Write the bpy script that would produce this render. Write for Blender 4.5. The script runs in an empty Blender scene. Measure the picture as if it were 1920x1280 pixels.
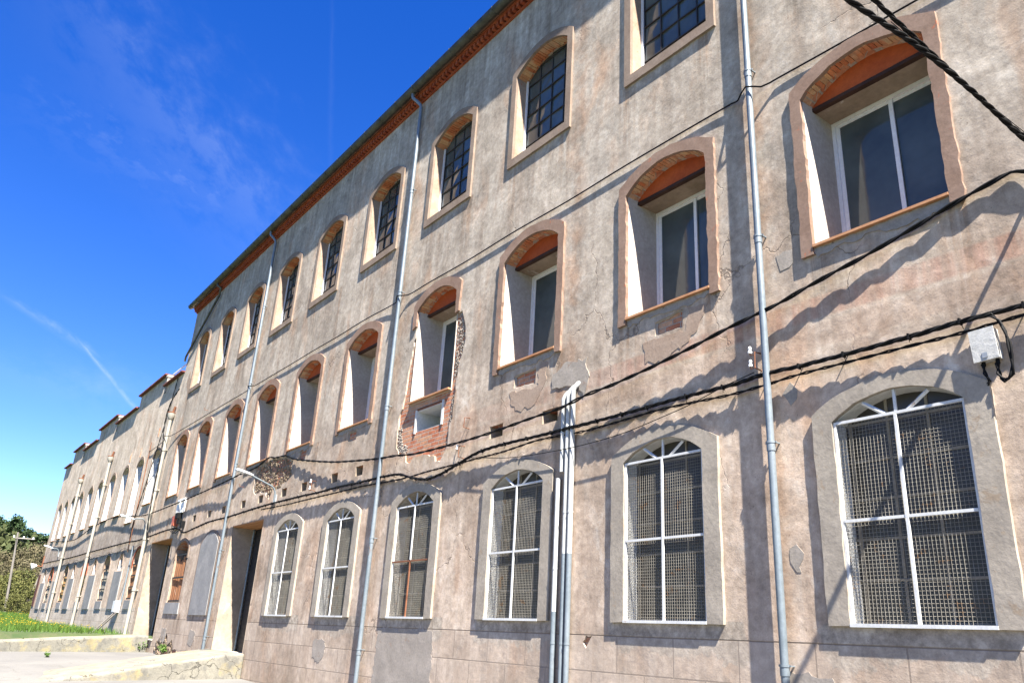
import bpy, bmesh, math, random
from mathutils import Vector, Matrix, noise
from mathutils.geometry import tessellate_polygon
random.seed(7)
rnd = random.random
def U(a, b): return a + (b - a) * random.random()
S = bpy.context.scene
C = S.collection

# ------------------------------------------------------------------ camera
R = Matrix(((0.60014816, 0.25386978, 0.758533),
            (0.79801329, -0.25493094, -0.54606319),
            (0.05474459, 0.93303824, -0.3555878)))
EYE = Vector((0, -8.0, 1.6))
cam = bpy.data.cameras.new('camera'); co = bpy.data.objects.new('camera', cam); C.objects.link(co)
cam.sensor_width = 36.0; cam.lens = 1493.94 / 1920 * 36.0
cam.clip_start = 0.05; cam.clip_end = 3000
co.matrix_world = Matrix.Translation(EYE) @ R.to_4x4()
S.camera = co

# ------------------------------------------------------------------ light
SUN = Vector((3.6, -1.0, 5.4)).normalized()
w = bpy.data.worlds.new('World'); S.world = w; w.use_nodes = True
nt = w.node_tree; nt.nodes.clear()
def wn(t, **k):
    n = nt.nodes.new(t)
    for a, b in k.items(): setattr(n, a, b)
    return n
out = wn('ShaderNodeOutputWorld'); bg = wn('ShaderNodeBackground')
sky = wn('ShaderNodeTexSky', sky_type='NISHITA', sun_disc=False)
sky.sun_elevation = math.asin(SUN.z); sky.sun_rotation = math.atan2(SUN.x, SUN.y)
sky.altitude = 600; sky.air_density = 1.0; sky.dust_density = 0.05; sky.ozone_density = 3.0
hs = wn('ShaderNodeHueSaturation'); hs.inputs['Saturation'].default_value = 1.37; hs.inputs['Hue'].default_value = 0.522
nt.links.new(sky.outputs[0], hs.inputs['Color'])
# thin cirrus: stretched noise over the sky directions
tc = wn('ShaderNodeTexCoord')
def wmath(op, a, b=None, clamp=False):
    m = wn('ShaderNodeMath', operation=op); m.use_clamp = clamp
    for i, v in enumerate((a, b)):
        if v is None: continue
        if isinstance(v, (int, float)): m.inputs[i].default_value = v
        else: nt.links.new(v, m.inputs[i])
    return m.outputs[0]
def wdot(v):
    d = wn('ShaderNodeVectorMath', operation='DOT_PRODUCT')
    nt.links.new(tc.outputs['Generated'], d.inputs[0]); d.inputs[1].default_value = v
    return d.outputs['Value']
def pixdir(px, py): return (R @ Vector((px - 960, -(py - 640), -1493.94))).normalized()
def band(p0, p1, width, soft_len=0.02, strength=1.0, nscale=30, thr=0.35, along=0.12):
    """a streak of cloud along the great circle between two sky directions"""
    a, b = pixdir(*p0), pixdir(*p1)
    n = a.cross(b).normalized(); t = (b - a).normalized(); L = (b - a).length
    m = (a + b).normalized()
    dn = wdot(n); dt = wmath('SUBTRACT', wdot(t), m.dot(t))
    front = wmath('GREATER_THAN', wdot(m), 0.3)
    mp = wn('ShaderNodeCombineXYZ')
    nt.links.new(wmath('MULTIPLY', dt, nscale * along), mp.inputs[0]); nt.links.new(wmath('MULTIPLY', dn, nscale), mp.inputs[1])
    nz = wn('ShaderNodeTexNoise'); nz.inputs['Scale'].default_value = 1.0; nz.inputs['Detail'].default_value = 7; nz.inputs['Roughness'].default_value = 0.62
    nz.inputs['Distortion'].default_value = 0.15
    nt.links.new(mp.outputs[0], nz.inputs['Vector'])
    wob = wmath('ADD', dn, wmath('MULTIPLY', wmath('SUBTRACT', nz.outputs['Fac'], 0.5), width * 1.6))
    prof = wmath('SUBTRACT', 1.0, wmath('DIVIDE', wmath('ABSOLUTE', wob), width), True)
    prof = wmath('POWER', prof, 1.6)
    e = wmath('SUBTRACT', L / 2 + soft_len, wmath('ABSOLUTE', dt)); e = wmath('DIVIDE', e, max(soft_len, 1e-3) * 2, True)
    k = wmath('MULTIPLY', wmath('SUBTRACT', nz.outputs['Fac'], thr), 3.2, True)
    return wmath('MULTIPLY', wmath('MULTIPLY', wmath('MULTIPLY', prof, e), wmath('MULTIPLY', k, strength)), front)
bands = [band((120, -20), (560, 520), 0.12, 0.16, 0.11, 30, 0.36, 0.6),
         band((120, 230), (500, 440), 0.06, 0.08, 0.13, 60, 0.44, 0.5),
         band((10, 555), (170, 660), 0.008, 0.02, 0.17, 80, 0.34, 0.4),
         band((150, 640), (252, 765), 0.0042, 0.012, 0.30, 80, 0.25, 0.4),
         band((0, 690), (330, 780), 0.05, 0.1, 0.12, 20, 0.38, 0.6),
         band((624, -20), (618, 320), 0.005, 0.06, 0.018, 60, 0.2, 0.3)]
acc = bands[0]
for b_ in bands[1:]: acc = wmath('MAXIMUM', acc, b_)
mx = wn('ShaderNodeMix', data_type='RGBA'); nt.links.new(acc, mx.inputs['Factor'])
nt.links.new(hs.outputs[0], mx.inputs['A']); mx.inputs['B'].default_value = (3.6, 4.1, 4.9, 1)
nt.links.new(mx.outputs['Result'], bg.inputs[0]); bg.inputs[1].default_value = 0.050
nt.links.new(bg.outputs[0], out.inputs[0])
sl = bpy.data.lights.new('sun', 'SUN'); sl.energy = 5.0; sl.angle = math.radians(0.53); sl.color = (1.0, 0.95, 0.87)
so = bpy.data.objects.new('sun', sl); C.objects.link(so); so.rotation_euler = SUN.to_track_quat('Z', 'Y').to_euler()
so.location = (10, -20, 40)
vs = S.view_settings; vs.view_transform = 'Standard'; vs.look = 'None'; vs.exposure = 2.5; vs.gamma = 1.0; vs.use_curve_mapping = False
S.render.resolution_x = 1024; S.render.resolution_y = 682
S.render.engine = 'CYCLES'

# ------------------------------------------------------------------ materials
class N:
    """small node-writing helper"""
    def __init__(s, name):
        s.m = bpy.data.materials.new(name); s.m.use_nodes = True; s.t = s.m.node_tree; s.t.nodes.clear()
        s.o = s.n('ShaderNodeOutputMaterial'); s.b = s.n('ShaderNodeBsdfPrincipled'); s.t.links.new(s.b.outputs[0], s.o.inputs[0])
        g = s.n('ShaderNodeNewGeometry'); s.pos = g.outputs['Position']
        sp = s.n('ShaderNodeSeparateXYZ'); s.l(s.pos, sp.inputs[0]); s.x, s.y, s.z = sp.outputs
    def n(s, t, **k):
        q = s.t.nodes.new(t)
        for a, b in k.items(): setattr(q, a, b)
        return q
    def l(s, a, b): s.t.links.new(a, b)
    def put(s, v, i):
        if hasattr(v, 'links'): s.l(v, i)
        else: i.default_value = v if not isinstance(v, tuple) or len(v) != 3 or i.type != 'RGBA' else (*v, 1)
    def math(s, op, a, b=None, c=None, clamp=False):
        m = s.n('ShaderNodeMath', operation=op); m.use_clamp = clamp
        for i, v in enumerate((a, b, c)):
            if v is not None: s.put(v, m.inputs[i])
        return m.outputs[0]
    def vec(s, sx, sy, sz, off=(0, 0, 0)):
        m = s.n('ShaderNodeMapping'); s.l(s.pos, m.inputs[0]); m.inputs['Scale'].default_value = (sx, sy, sz); m.inputs['Location'].default_value = off
        return m.outputs[0]
    def noise(s, scale=1.0, detail=6, rough=0.55, dist=0.0, v=None, sc=None, off=(0, 0, 0)):
        q = s.n('ShaderNodeTexNoise'); q.inputs['Scale'].default_value = scale; q.inputs['Detail'].default_value = detail
        q.inputs['Roughness'].default_value = rough; q.inputs['Distortion'].default_value = dist
        if v is None: v = s.vec(*(sc or (1, 1, 1)), off)
        s.l(v, q.inputs['Vector']); return q.outputs['Fac']
    def ramp(s, f, lo, hi, a=0.0, b=1.0):
        q = s.n('ShaderNodeMapRange'); q.clamp = True; s.put(f, q.inputs[0])
        q.inputs[1].default_value = lo; q.inputs[2].default_value = hi; q.inputs[3].default_value = a; q.inputs[4].default_value = b
        return q.outputs[0]
    def mix(s, f, a, b, mode='MIX'):
        q = s.n('ShaderNodeMix', data_type='RGBA', blend_type=mode); s.put(f, q.inputs['Factor']); s.put(a, q.inputs['A']); s.put(b, q.inputs['B'])
        return q.outputs['Result']
    def col(s, c): s.put(c, s.b.inputs['Base Color'])
    def rough(s, r): s.put(r, s.b.inputs['Roughness'])
    def bump(s, h, strength=0.5, dist=0.01, prev=None):
        q = s.n('ShaderNodeBump'); q.inputs['Strength'].default_value = strength; q.inputs['Distance'].default_value = dist
        s.l(h, q.inputs['Height'])
        if prev is not None: s.l(prev, q.inputs['Normal'])
        return q.outputs[0]
    def nrm(s, b): s.l(b, s.b.inputs['Normal'])

def plaster(name, z_joint, row, colA, colB, wing=False):
    s = N(name)
    big = s.noise(0.42, 5, 0.6, 0.3)
    mid = s.noise(1.7, 7, 0.62, 0.4)
    fine = s.noise(9, 8, 0.7)
    grain = s.noise(55, 4, 0.75)
    streak = s.noise(1.0, 6, 0.6, 0.15, sc=(2.6, 1, 0.22))
    streak2 = s.noise(1.0, 5, 0.65, 0.1, sc=(5.0, 1, 0.35), off=(3, 0, 1))
    low = s.ramp(s.math('ADD', s.z, s.math('MULTIPLY', s.math('SUBTRACT', big, 0.5), 5.0)), 4.6, 7.4, 1, 0)   # 1 near the ground
    t = s.ramp(s.math('ADD', s.math('MULTIPLY', big, 0.6), s.math('MULTIPLY', mid, 0.4)), 0.40, 0.60)
    c = s.mix(t, colA, colB)
    c = s.mix(s.math('MULTIPLY', low, 0.72), c, s.mix(s.ramp(mid, 0.38, 0.62), (0.415, 0.325, 0.265), (0.485, 0.400, 0.335)))
    # washed streaks running down the wall
    c = s.mix(s.math('MULTIPLY', s.ramp(streak, 0.48, 0.66), 0.55), c, (0.245, 0.205, 0.175))
    c = s.mix(s.math('MULTIPLY', s.ramp(streak, 0.50, 0.28), 0.42), c, (0.46, 0.43, 0.395))
    c = s.mix(s.math('MULTIPLY', s.ramp(streak2, 0.54, 0.70), 0.30), c, (0.47, 0.44, 0.41))
    c = s.mix(s.math('MULTIPLY', s.ramp(streak2, 0.46, 0.30), 0.25), c, (0.22, 0.185, 0.155))
    # brown and rust coloured run-off, whitish bloom
    rust = s.noise(0.9, 6, 0.6, 0.5, off=(11, 0, 4), sc=(1.2, 1, 0.5))
    c = s.mix(s.math('MULTIPLY', s.ramp(rust, 0.54, 0.70), 0.5), c, (0.43, 0.265, 0.17))
    bloom = s.noise(2.3, 8, 0.68, 0.8, off=(5, 2, 9))
    c = s.mix(s.math('MULTIPLY', s.ramp(bloom, 0.56, 0.70), 0.5), c, (0.50, 0.48, 0.46))
    # upper band under the eaves: grime plus their shade, painted into the colour
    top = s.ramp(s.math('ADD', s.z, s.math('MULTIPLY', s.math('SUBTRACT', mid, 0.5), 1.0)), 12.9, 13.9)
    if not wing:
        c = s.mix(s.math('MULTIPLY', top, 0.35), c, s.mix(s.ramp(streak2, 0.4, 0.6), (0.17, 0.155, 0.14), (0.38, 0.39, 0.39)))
        # faded painted band between the floors
        bz = s.math('MULTIPLY', s.ramp(s.z, 5.40, 5.44), s.ramp(s.z, 5.72, 5.68))
        bz = s.math('MULTIPLY', bz, s.math('MULTIPLY', s.ramp(s.x, -13.5, -8.0), s.ramp(streak2, 0.36, 0.6, 0.05, 0.50)))
        c = s.mix(bz, c, (0.33, 0.15, 0.105))
        bz2 = s.math('MULTIPLY', s.ramp(s.z, 5.05, 5.09), s.math('MULTIPLY', s.ramp(s.z, 5.38, 5.34), s.ramp(s.x, -22.5, -16, 0, 0.25)))
        c = s.mix(bz2, c, (0.28, 0.19, 0.15))
    else:
        gz = s.ramp(s.math('ADD', s.z, s.math('MULTIPLY', s.math('SUBTRACT', mid, 0.5), 1.6)), 4.2, 4.7)
        gz = s.math('MULTIPLY', gz, s.ramp(s.math('ADD', s.z, s.math('MULTIPLY', streak, 1.5)), 6.9, 6.3))
        c = s.mix(s.math('MULTIPLY', gz, 0.75), c, s.mix(s.ramp(bloom, 0.4, 0.6), (0.17, 0.155, 0.15), (0.27, 0.25, 0.24)))
        lowz = s.ramp(s.z, 2.20, 2.16)
        c = s.mix(s.math('MULTIPLY', lowz, 0.8), c, s.mix(s.ramp(bloom, 0.4, 0.6), (0.27, 0.265, 0.26), (0.40, 0.38, 0.36)))
    if not wing:
        u = s.math('SUBTRACT', s.math('FRACT', s.math('ADD', s.math('DIVIDE', s.math('ADD', s.x, 0.8), 3.255), 100.5)), 0.5)
        u = s.math('ABSOLUTE', s.math('MULTIPLY', u, 3.255))
        drip = s.noise(1.0, 5, 0.6, 0.1, sc=(6.5, 1, 0.30), off=(2, 7, 3)); run = None
        edge_ = s.ramp(s.math('ABSOLUTE', s.math('SUBTRACT', u, 0.85)), 0.0, 0.30, 1.0, 0.35)
        for zs_ in (10.72, 6.28, 1.97):
            k_ = s.math('MULTIPLY', s.ramp(s.z, zs_ - 1.9, zs_ - 0.05), s.math('LESS_THAN', s.z, zs_))
            run = k_ if run is None else s.math('MAXIMUM', run, k_)
        run = s.math('MULTIPLY', s.math('MULTIPLY', run, s.ramp(u, 1.12, 0.92)), s.math('MULTIPLY', s.ramp(drip, 0.43, 0.55), edge_))
        c = s.mix(s.math('MULTIPLY', run, 0.85), c, s.mix(s.ramp(bloom, 0.42, 0.58), (0.155, 0.130, 0.110), (0.33, 0.225, 0.155)))
        # grey cement repair under the ground-floor sills, ragged lower edge
        rag = s.math('ADD', s.z, s.math('MULTIPLY', s.math('SUBTRACT', bloom, 0.5), 0.9))
        cem = s.math('MULTIPLY', s.ramp(rag, 1.60, 1.63), s.math('MULTIPLY', s.ramp(s.math('ADD', u, s.math('MULTIPLY', s.math('SUBTRACT', mid, 0.5), 0.5)), 1.16, 1.12), s.math('LESS_THAN', s.z, 2.0)))
        cem = s.math('MULTIPLY', cem, s.ramp(s.x, -22.3, -22.2))
        c = s.mix(s.math('MULTIPLY', cem, 0.8), c, s.mix(s.ramp(fine, 0.4, 0.6), (0.27, 0.25, 0.225), (0.37, 0.345, 0.31)))
        pp = None
        for px_ in (-5.62, -15.62, -25.72, -9.42):
            d_ = s.ramp(s.math('ABSOLUTE', s.math('SUBTRACT', s.x, px_)), 0.05, 0.38, 1, 0); pp = d_ if pp is None else s.math('MAXIMUM', pp, d_)
        c = s.mix(s.math('MULTIPLY', s.math('MULTIPLY', pp, s.ramp(mid, 0.42, 0.6)), 0.5), c, (0.36, 0.235, 0.165))
    # stains at the foot
    foot = s.math('MULTIPLY', s.ramp(s.z, 1.7, 0.5), s.ramp(bloom, 0.42, 0.6))
    c = s.mix(s.math('MULTIPLY', foot, 0.55), c, (0.25, 0.195, 0.14))
    # mottle
    cloud = s.noise(0.85, 8, 0.66, 0.9, off=(2, 9, 5)); cl2 = s.noise(3.4, 8, 0.68, 0.5, off=(6, 1, 2))
    c = s.mix(0.9, c, s.mix(s.ramp(cloud, 0.36, 0.64), (0.385, 0.375, 0.365), (0.615, 0.615, 0.615)), 'OVERLAY')
    c = s.mix(0.9, c, s.mix(s.ramp(cl2, 0.36, 0.64), (0.43, 0.425, 0.42), (0.57, 0.57, 0.57)), 'OVERLAY')
    c = s.mix(0.85, c, s.mix(s.ramp(fine, 0.34, 0.66), (0.38, 0.37, 0.36), (0.62, 0.62, 0.62)), 'OVERLAY')
    c = s.mix(0.5, c, s.mix(s.ramp(grain, 0.30, 0.70), (0.38, 0.38, 0.38), (0.62, 0.62, 0.62)), 'OVERLAY')
    speck = s.noise(22, 3, 0.5, off=(1, 8, 2))
    c = s.mix(s.math('MULTIPLY', s.ramp(speck, 0.67, 0.72), 0.6), c, (0.15, 0.12, 0.10))
    # hairline cracks
    cv = s.n('ShaderNodeVectorMath', operation='ADD'); s.l(s.vec(0.55, 0.55, 0.42), cv.inputs[0])
    nc = s.n('ShaderNodeTexNoise'); nc.inputs['Scale'].default_value = 1.6; nc.inputs['Detail'].default_value = 7; s.l(s.pos, nc.inputs['Vector'])
    sc_ = s.n('ShaderNodeVectorMath', operation='SCALE'); s.l(nc.outputs['Color'], sc_.inputs[0]); sc_.inputs['Scale'].default_value = 0.55
    s.l(sc_.outputs[0], cv.inputs[1])
    vo = s.n('ShaderNodeTexVoronoi', feature='DISTANCE_TO_EDGE'); vo.inputs['Scale'].default_value = 1.0; s.l(cv.outputs[0], vo.inputs['Vector'])
    cmask = s.ramp(s.noise(0.5, 2, 0.5, off=(7, 3, 3)), 0.52, 0.60)
    crack = s.math('MULTIPLY', s.ramp(vo.outputs['Distance'], 0.0022, 0.0062, 1, 0), cmask)
    c = s.mix(s.math('MULTIPLY', crack, 0.65), c, (0.12, 0.095, 0.08))
    # scored block joints low on the wall
    bt = s.n('ShaderNodeTexBrick'); cx = s.n('ShaderNodeCombineXYZ')
    s.l(s.math('ADD', s.x, 100.3), cx.inputs[0]); s.l(s.math('ADD', s.z, 40 * row - z_joint), cx.inputs[1])
    s.l(cx.outputs[0], bt.inputs['Vector'])
    bt.offset = 0.5; bt.squash = 1.0
    bt.inputs['Scale'].default_value = 1.0; bt.inputs['Brick Width'].default_value = 1.0; bt.inputs['Row Height'].default_value = row
    bt.inputs['Mortar Size'].default_value = 0.010; bt.inputs['Mortar Smooth'].default_value = 0.15
    jm = s.math('MULTIPLY', bt.outputs['Fac'], s.ramp(s.z, z_joint + 0.012, z_joint + 0.002, 0, 1))
    c = s.mix(s.math('MULTIPLY', jm, 0.8), c, (0.16, 0.13, 0.11))
    blk = s.math('MULTIPLY', s.ramp(s.z, z_joint, z_joint - 0.01), 0.30)
    tone = s.n('ShaderNodeTexWhiteNoise', noise_dimensions='2D')
    fl = s.n('ShaderNodeCombineXYZ')
    rowi = s.math('FLOOR', s.math('DIVIDE', s.math('ADD', s.z, 40 * row - z_joint), row))
    s.l(rowi, fl.inputs[1]); s.l(s.math('FLOOR', s.math('ADD', s.math('ADD', s.x, 100.3), s.math('MULTIPLY', s.math('MODULO', rowi, 2.0), 0.5))), fl.inputs[0])
    s.l(fl.outputs[0], tone.inputs['Vector'])
    c = s.mix(blk, c, s.mix(tone.outputs['Value'], (0.28, 0.235, 0.20), (0.50, 0.45, 0.41)))
    c = s.mix(1.0, c, (0.865, 0.82, 0.745) if not wing else (1.14, 1.07, 0.96), 'MULTIPLY')
    s.col(c); s.rough(0.93); s.b.inputs['Specular IOR Level'].default_value = 0.15
    h = s.math('ADD', s.math('MULTIPLY', fine, 0.5), s.math('MULTIPLY', grain, 0.16))
    h = s.math('ADD', h, s.math('MULTIPLY', mid, 1.1))
    h = s.math('SUBTRACT', h, s.math('MULTIPLY', jm, 0.9))
    h = s.math('SUBTRACT', h, s.math('MULTIPLY', crack, 0.7))
    s.nrm(s.bump(h, 0.55, 0.016))
    return s.m

M = {}
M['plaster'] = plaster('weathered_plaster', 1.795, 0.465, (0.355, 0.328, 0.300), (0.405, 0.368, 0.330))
M['plaster_wing'] = plaster('wing_plaster', 2.04, 0.45, (0.385, 0.350, 0.315), (0.43, 0.385, 0.34), True)

KA = 0.84
def simple(name, a, b, scale=4.0, rough=0.85, bump=0.3, bdist=0.01, metal=0.0, detail=6, sc=(1, 1, 1), spots=None, spec=0.3):
    a = tuple(v * KA for v in a); b = tuple(v * KA for v in b)
    if spots: spots = (tuple(v * KA for v in spots[0]), spots[1])
    s = N(name); n1 = s.noise(scale, detail, 0.62, 0.3, sc=sc); n2 = s.noise(scale * 9, 4, 0.7)
    c = s.mix(s.ramp(n1, 0.34, 0.66), a, b)
    c = s.mix(0.5, c, s.mix(s.ramp(n2, 0.3, 0.7), (0.36, 0.36, 0.36), (0.64, 0.64, 0.64)), 'OVERLAY')
    if spots:
        n3 = s.noise(scale * 1.9, 7, 0.7, 0.6, off=(4, 4, 4)); c = s.mix(s.ramp(n3, spots[1], spots[1] + 0.06), c, spots[0])
    s.col(c); s.rough(rough); s.b.inputs['Metallic'].default_value = metal; s.b.inputs['Specular IOR Level'].default_value = spec
    if bump: s.nrm(s.bump(s.math('ADD', n1, s.math('MULTIPLY', n2, 0.35)), bump, bdist))
    return s.m
M['surround'] = simple('pinkish_render', (0.195, 0.142, 0.108), (0.262, 0.202, 0.158), 2.5, 0.95, 0.4, 0.012, spots=((0.42, 0.15, 0.08), 0.66), spec=0.12)
M['surround_mid'] = simple('brown_render', (0.20, 0.130, 0.095), (0.27, 0.185, 0.14), 2.5, 0.95, 0.4, 0.012, spots=((0.40, 0.12, 0.06), 0.615), spec=0.12)
M['cement'] = simple('grey_cement', (0.255, 0.222, 0.182), (0.350, 0.305, 0.248), 2.0, 0.95, 0.5, 0.015, spots=((0.28, 0.22, 0.16), 0.60), spec=0.12)
M['cement_patch'] = simple('patch_cement', (0.255, 0.224, 0.190), (0.34, 0.298, 0.254), 3.0, 0.95, 0.5, 0.012, spots=((0.27, 0.21, 0.165), 0.60), spec=0.12)
M['tan_patch'] = simple('patch_tan', (0.29, 0.21, 0.155), (0.34, 0.26, 0.20), 3.0, 0.95, 0.5, 0.012, spec=0.12)
M['panel'] = simple('bluish_panel_cement', (0.20, 0.20, 0.20), (0.28, 0.27, 0.26), 1.6, 0.92, 0.3, 0.01, spec=0.12)
M['cream'] = simple('cream_plaster', (0.40, 0.36, 0.31), (0.48, 0.44, 0.385), 1.8, 0.9, 0.25, 0.008, spec=0.12)
M['cream_brown'] = simple('stained_cream_plaster', (0.24, 0.19, 0.14), (0.36, 0.30, 0.235), 1.2, 0.9, 0.25, 0.008, spots=((0.52, 0.50, 0.46), 0.62), spec=0.12)
M['salmon'] = simple('salmon_plaster', (0.27, 0.19, 0.135), (0.37, 0.285, 0.215), 2.2, 0.9, 0.3, 0.01, spots=((0.33, 0.13, 0.07), 0.60), spec=0.12)
M['white_reveal'] = simple('whitewash', (0.55, 0.55, 0.52), (0.64, 0.63, 0.60), 2.0, 0.85, 0.2, 0.006, spec=0.12)
M['orange_panel'] = simple('orange_lintel_board', (0.36, 0.062, 0.014), (0.44, 0.09, 0.022), 2.0, 0.8, 0.2, 0.005)
M['wood_soffit'] = simple('wood_soffit', (0.30, 0.13, 0.05), (0.45, 0.24, 0.11), 2.0, 0.7, 0.3, 0.01, sc=(0.4, 6, 1))
M['terracotta'] = simple('terracotta_sill', (0.36, 0.17, 0.08), (0.47, 0.25, 0.13), 4.0, 0.75, 0.2, 0.005)
M['eave_brick'] = simple('eave_brick', (0.22, 0.038, 0.014), (0.34, 0.085, 0.032), 5.0, 0.85, 0.4, 0.01)
M['gutter'] = simple('gutter_metal', (0.045, 0.045, 0.038), (0.10, 0.10, 0.082), 3.0, 0.5, 0.1, 0.004, metal=0.3)
M['pipe'] = simple('galvanised_pipe', (0.15, 0.18, 0.20), (0.22, 0.25, 0.27), 2.0, 0.42, 0.05, 0.003, metal=0.3, sc=(1, 1, 0.4), spots=((0.17, 0.11, 0.075), 0.63))
M['pipe_white'] = simple('white_pvc', (0.38, 0.38, 0.365), (0.46, 0.46, 0.44), 2.0, 0.45, 0.05, 0.003)
M['pipe_cream'] = simple('cream_cement_pipe', (0.26, 0.24, 0.20), (0.33, 0.31, 0.265), 2.0, 0.7, 0.1, 0.004, spots=((0.36, 0.30, 0.23), 0.66))
M['white_paint'] = simple('chipped_white_paint', (0.52, 0.52, 0.51), (0.60, 0.60, 0.58), 4.0, 0.5, 0.1, 0.003, spots=((0.33, 0.15, 0.07), 0.64))
M['rust'] = simple('rust', (0.13, 0.048, 0.022), (0.22, 0.09, 0.045), 8.0, 0.85, 0.2, 0.004)
M['alu'] = simple('white_aluminium', (0.70, 0.70, 0.72), (0.76, 0.76, 0.78), 2.0, 0.35, 0.0)
M['wire'] = simple('galvanised_wire', (0.15, 0.138, 0.115), (0.235, 0.218, 0.182), 3.0, 0.6, 0.0, metal=0.1, spots=((0.20, 0.12, 0.06), 0.58))
M['dark_steel'] = simple('dark_steel', (0.02, 0.02, 0.022), (0.04, 0.038, 0.038), 4.0, 0.6, 0.05)
M['beam'] = simple('dark_beam', (0.030, 0.014, 0.010), (0.06, 0.028, 0.018), 5.0, 0.8, 0.2, 0.004)
M['old_steel'] = simple('old_window_steel', (0.20, 0.17, 0.13), (0.30, 0.26, 0.20), 6.0, 0.7, 0.1, 0.004)
M['black'] = simple('black_cable', (0.004, 0.004, 0.0045), (0.010, 0.010, 0.010), 6.0, 0.65, 0.0, spec=0.12)
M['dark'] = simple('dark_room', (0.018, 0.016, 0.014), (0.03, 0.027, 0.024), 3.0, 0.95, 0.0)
M['porcelain'] = simple('porcelain', (0.76, 0.76, 0.74), (0.8, 0.8, 0.78), 3.0, 0.25, 0.0)
M['box_grey'] = simple('speckled_grey_box', (0.42, 0.41, 0.38), (0.52, 0.51, 0.48), 14.0, 0.7, 0.5, 0.01)
M['red_plastic'] = simple('faded_red_plastic', (0.42, 0.09, 0.05), (0.50, 0.14, 0.08), 4.0, 0.5, 0.0)
M['lamp_grey'] = simple('lamp_grey_metal', (0.30, 0.32, 0.33), (0.42, 0.43, 0.44), 3.0, 0.4, 0.0, metal=0.3)
M['darkred_tile'] = simple('dark_red_coping', (0.10, 0.028, 0.022), (0.17, 0.05, 0.04), 3.0, 0.7, 0.2, 0.006)
M['shutter_rust'] = simple('rusty_board', (0.20, 0.075, 0.03), (0.42, 0.19, 0.08), 1.0, 0.85, 0.4, 0.01, sc=(9, 1, 0.6), spots=((0.52, 0.40, 0.30), 0.62))
M['shutter_ochre'] = simple('ochre_board', (0.34, 0.18, 0.05), (0.50, 0.31, 0.11), 1.0, 0.85, 0.4, 0.01, sc=(9, 1, 0.6))
M['shutter_grey'] = simple('grey_board', (0.20, 0.18, 0.14), (0.36, 0.33, 0.28), 1.0, 0.85, 0.4, 0.01, sc=(9, 1, 0.6))
M['shutter_dark'] = simple('dark_red_board', (0.06, 0.022, 0.018), (0.12, 0.045, 0.035), 1.0, 0.85, 0.4, 0.01, sc=(9, 1, 0.6))
M['wood_pole'] = simple('grey_wood', (0.13, 0.115, 0.10), (0.21, 0.19, 0.165), 3.0, 0.9, 0.3, 0.01, sc=(6, 6, 0.5))
M['bark'] = simple('bark', (0.07, 0.055, 0.04), (0.15, 0.12, 0.09), 3.0, 0.95, 0.4, 0.02)
M['roof'] = simple('roof_tile', (0.24, 0.11, 0.07), (0.34, 0.17, 0.11), 3.0, 0.85, 0.3, 0.02)
M['rubble'] = simple('rubble_stone', (0.10, 0.070, 0.042), (0.25, 0.19, 0.13), 7.0, 0.95, 0.9, 0.03, spots=((0.30, 0.25, 0.19), 0.58))
M['concrete'] = simple('old_concrete', (0.38, 0.355, 0.29), (0.50, 0.465, 0.38), 1.3, 0.95, 0.5, 0.02, spots=((0.22, 0.205, 0.18), 0.62))

def glass(name, base, rough=0.04):
    s = N(name); n = s.noise(1.2, 4, 0.6); s.col(s.mix(s.ramp(n, 0.3, 0.7), base, tuple(v * 1.9 + 0.004 for v in base)))
    s.rough(rough); s.b.inputs['Specular IOR Level'].default_value = 0.42
    s.nrm(s.bump(s.noise(0.9, 2, 0.5), 0.04, 0.02)); return s.m
M['glass'] = glass('window_glass', (0.040, 0.050, 0.052), 0.06)
M['glass_dusty'] = glass('dusty_glass', (0.026, 0.023, 0.019), 0.35)
M['glass_pale'] = glass('pale_glass', (0.09, 0.14, 0.20), 0.12)

def brick(name, bw=0.29, rh=0.085, dark=1.0):
    s = N(name); bt = s.n('ShaderNodeTexBrick'); cx = s.n('ShaderNodeCombineXYZ')
    wob = s.noise(3.0, 4, 0.6)
    s.l(s.math('ADD', s.math('ADD', s.x, s.math('MULTIPLY', s.y, 1.0)), 100.0), cx.inputs[0])
    s.l(s.math('ADD', s.z, s.math('MULTIPLY', wob, 0.02)), cx.inputs[1])
    s.l(cx.outputs[0], bt.inputs['Vector']); bt.inputs['Scale'].default_value = 1.0
    bt.inputs['Brick Width'].default_value = bw; bt.inputs['Row Height'].default_value = rh
    bt.inputs['Mortar Size'].default_value = 0.009; bt.inputs['Mortar Smooth'].default_value = 0.3; bt.inputs['Bias'].default_value = -0.2
    bt.inputs['Color1'].default_value = (0.33 * dark, 0.12 * dark, 0.065 * dark, 1); bt.inputs['Color2'].default_value = (0.42 * dark, 0.25 * dark, 0.15 * dark, 1)
    bt.inputs['Mortar'].default_value = (0.30, 0.26, 0.22, 1)
    n = s.noise(14, 7, 0.7); c = s.mix(0.7, bt.outputs['Color'], s.mix(s.ramp(n, 0.3, 0.7), (0.3, 0.3, 0.3), (0.7, 0.7, 0.7)), 'OVERLAY')
    dust = s.noise(2.2, 7, 0.65, 0.5); c = s.mix(s.math('MULTIPLY', s.ramp(dust, 0.50, 0.64), 0.45), c, (0.36, 0.30, 0.24))
    s.col(c); s.rough(0.93); s.b.inputs['Specular IOR Level'].default_value = 0.12
    h = s.math('SUBTRACT', s.math('MULTIPLY', n, 0.5), bt.outputs['Fac'])
    s.nrm(s.bump(h, 0.8, 0.014)); return s.m
M['brick'] = brick('exposed_brick')

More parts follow.
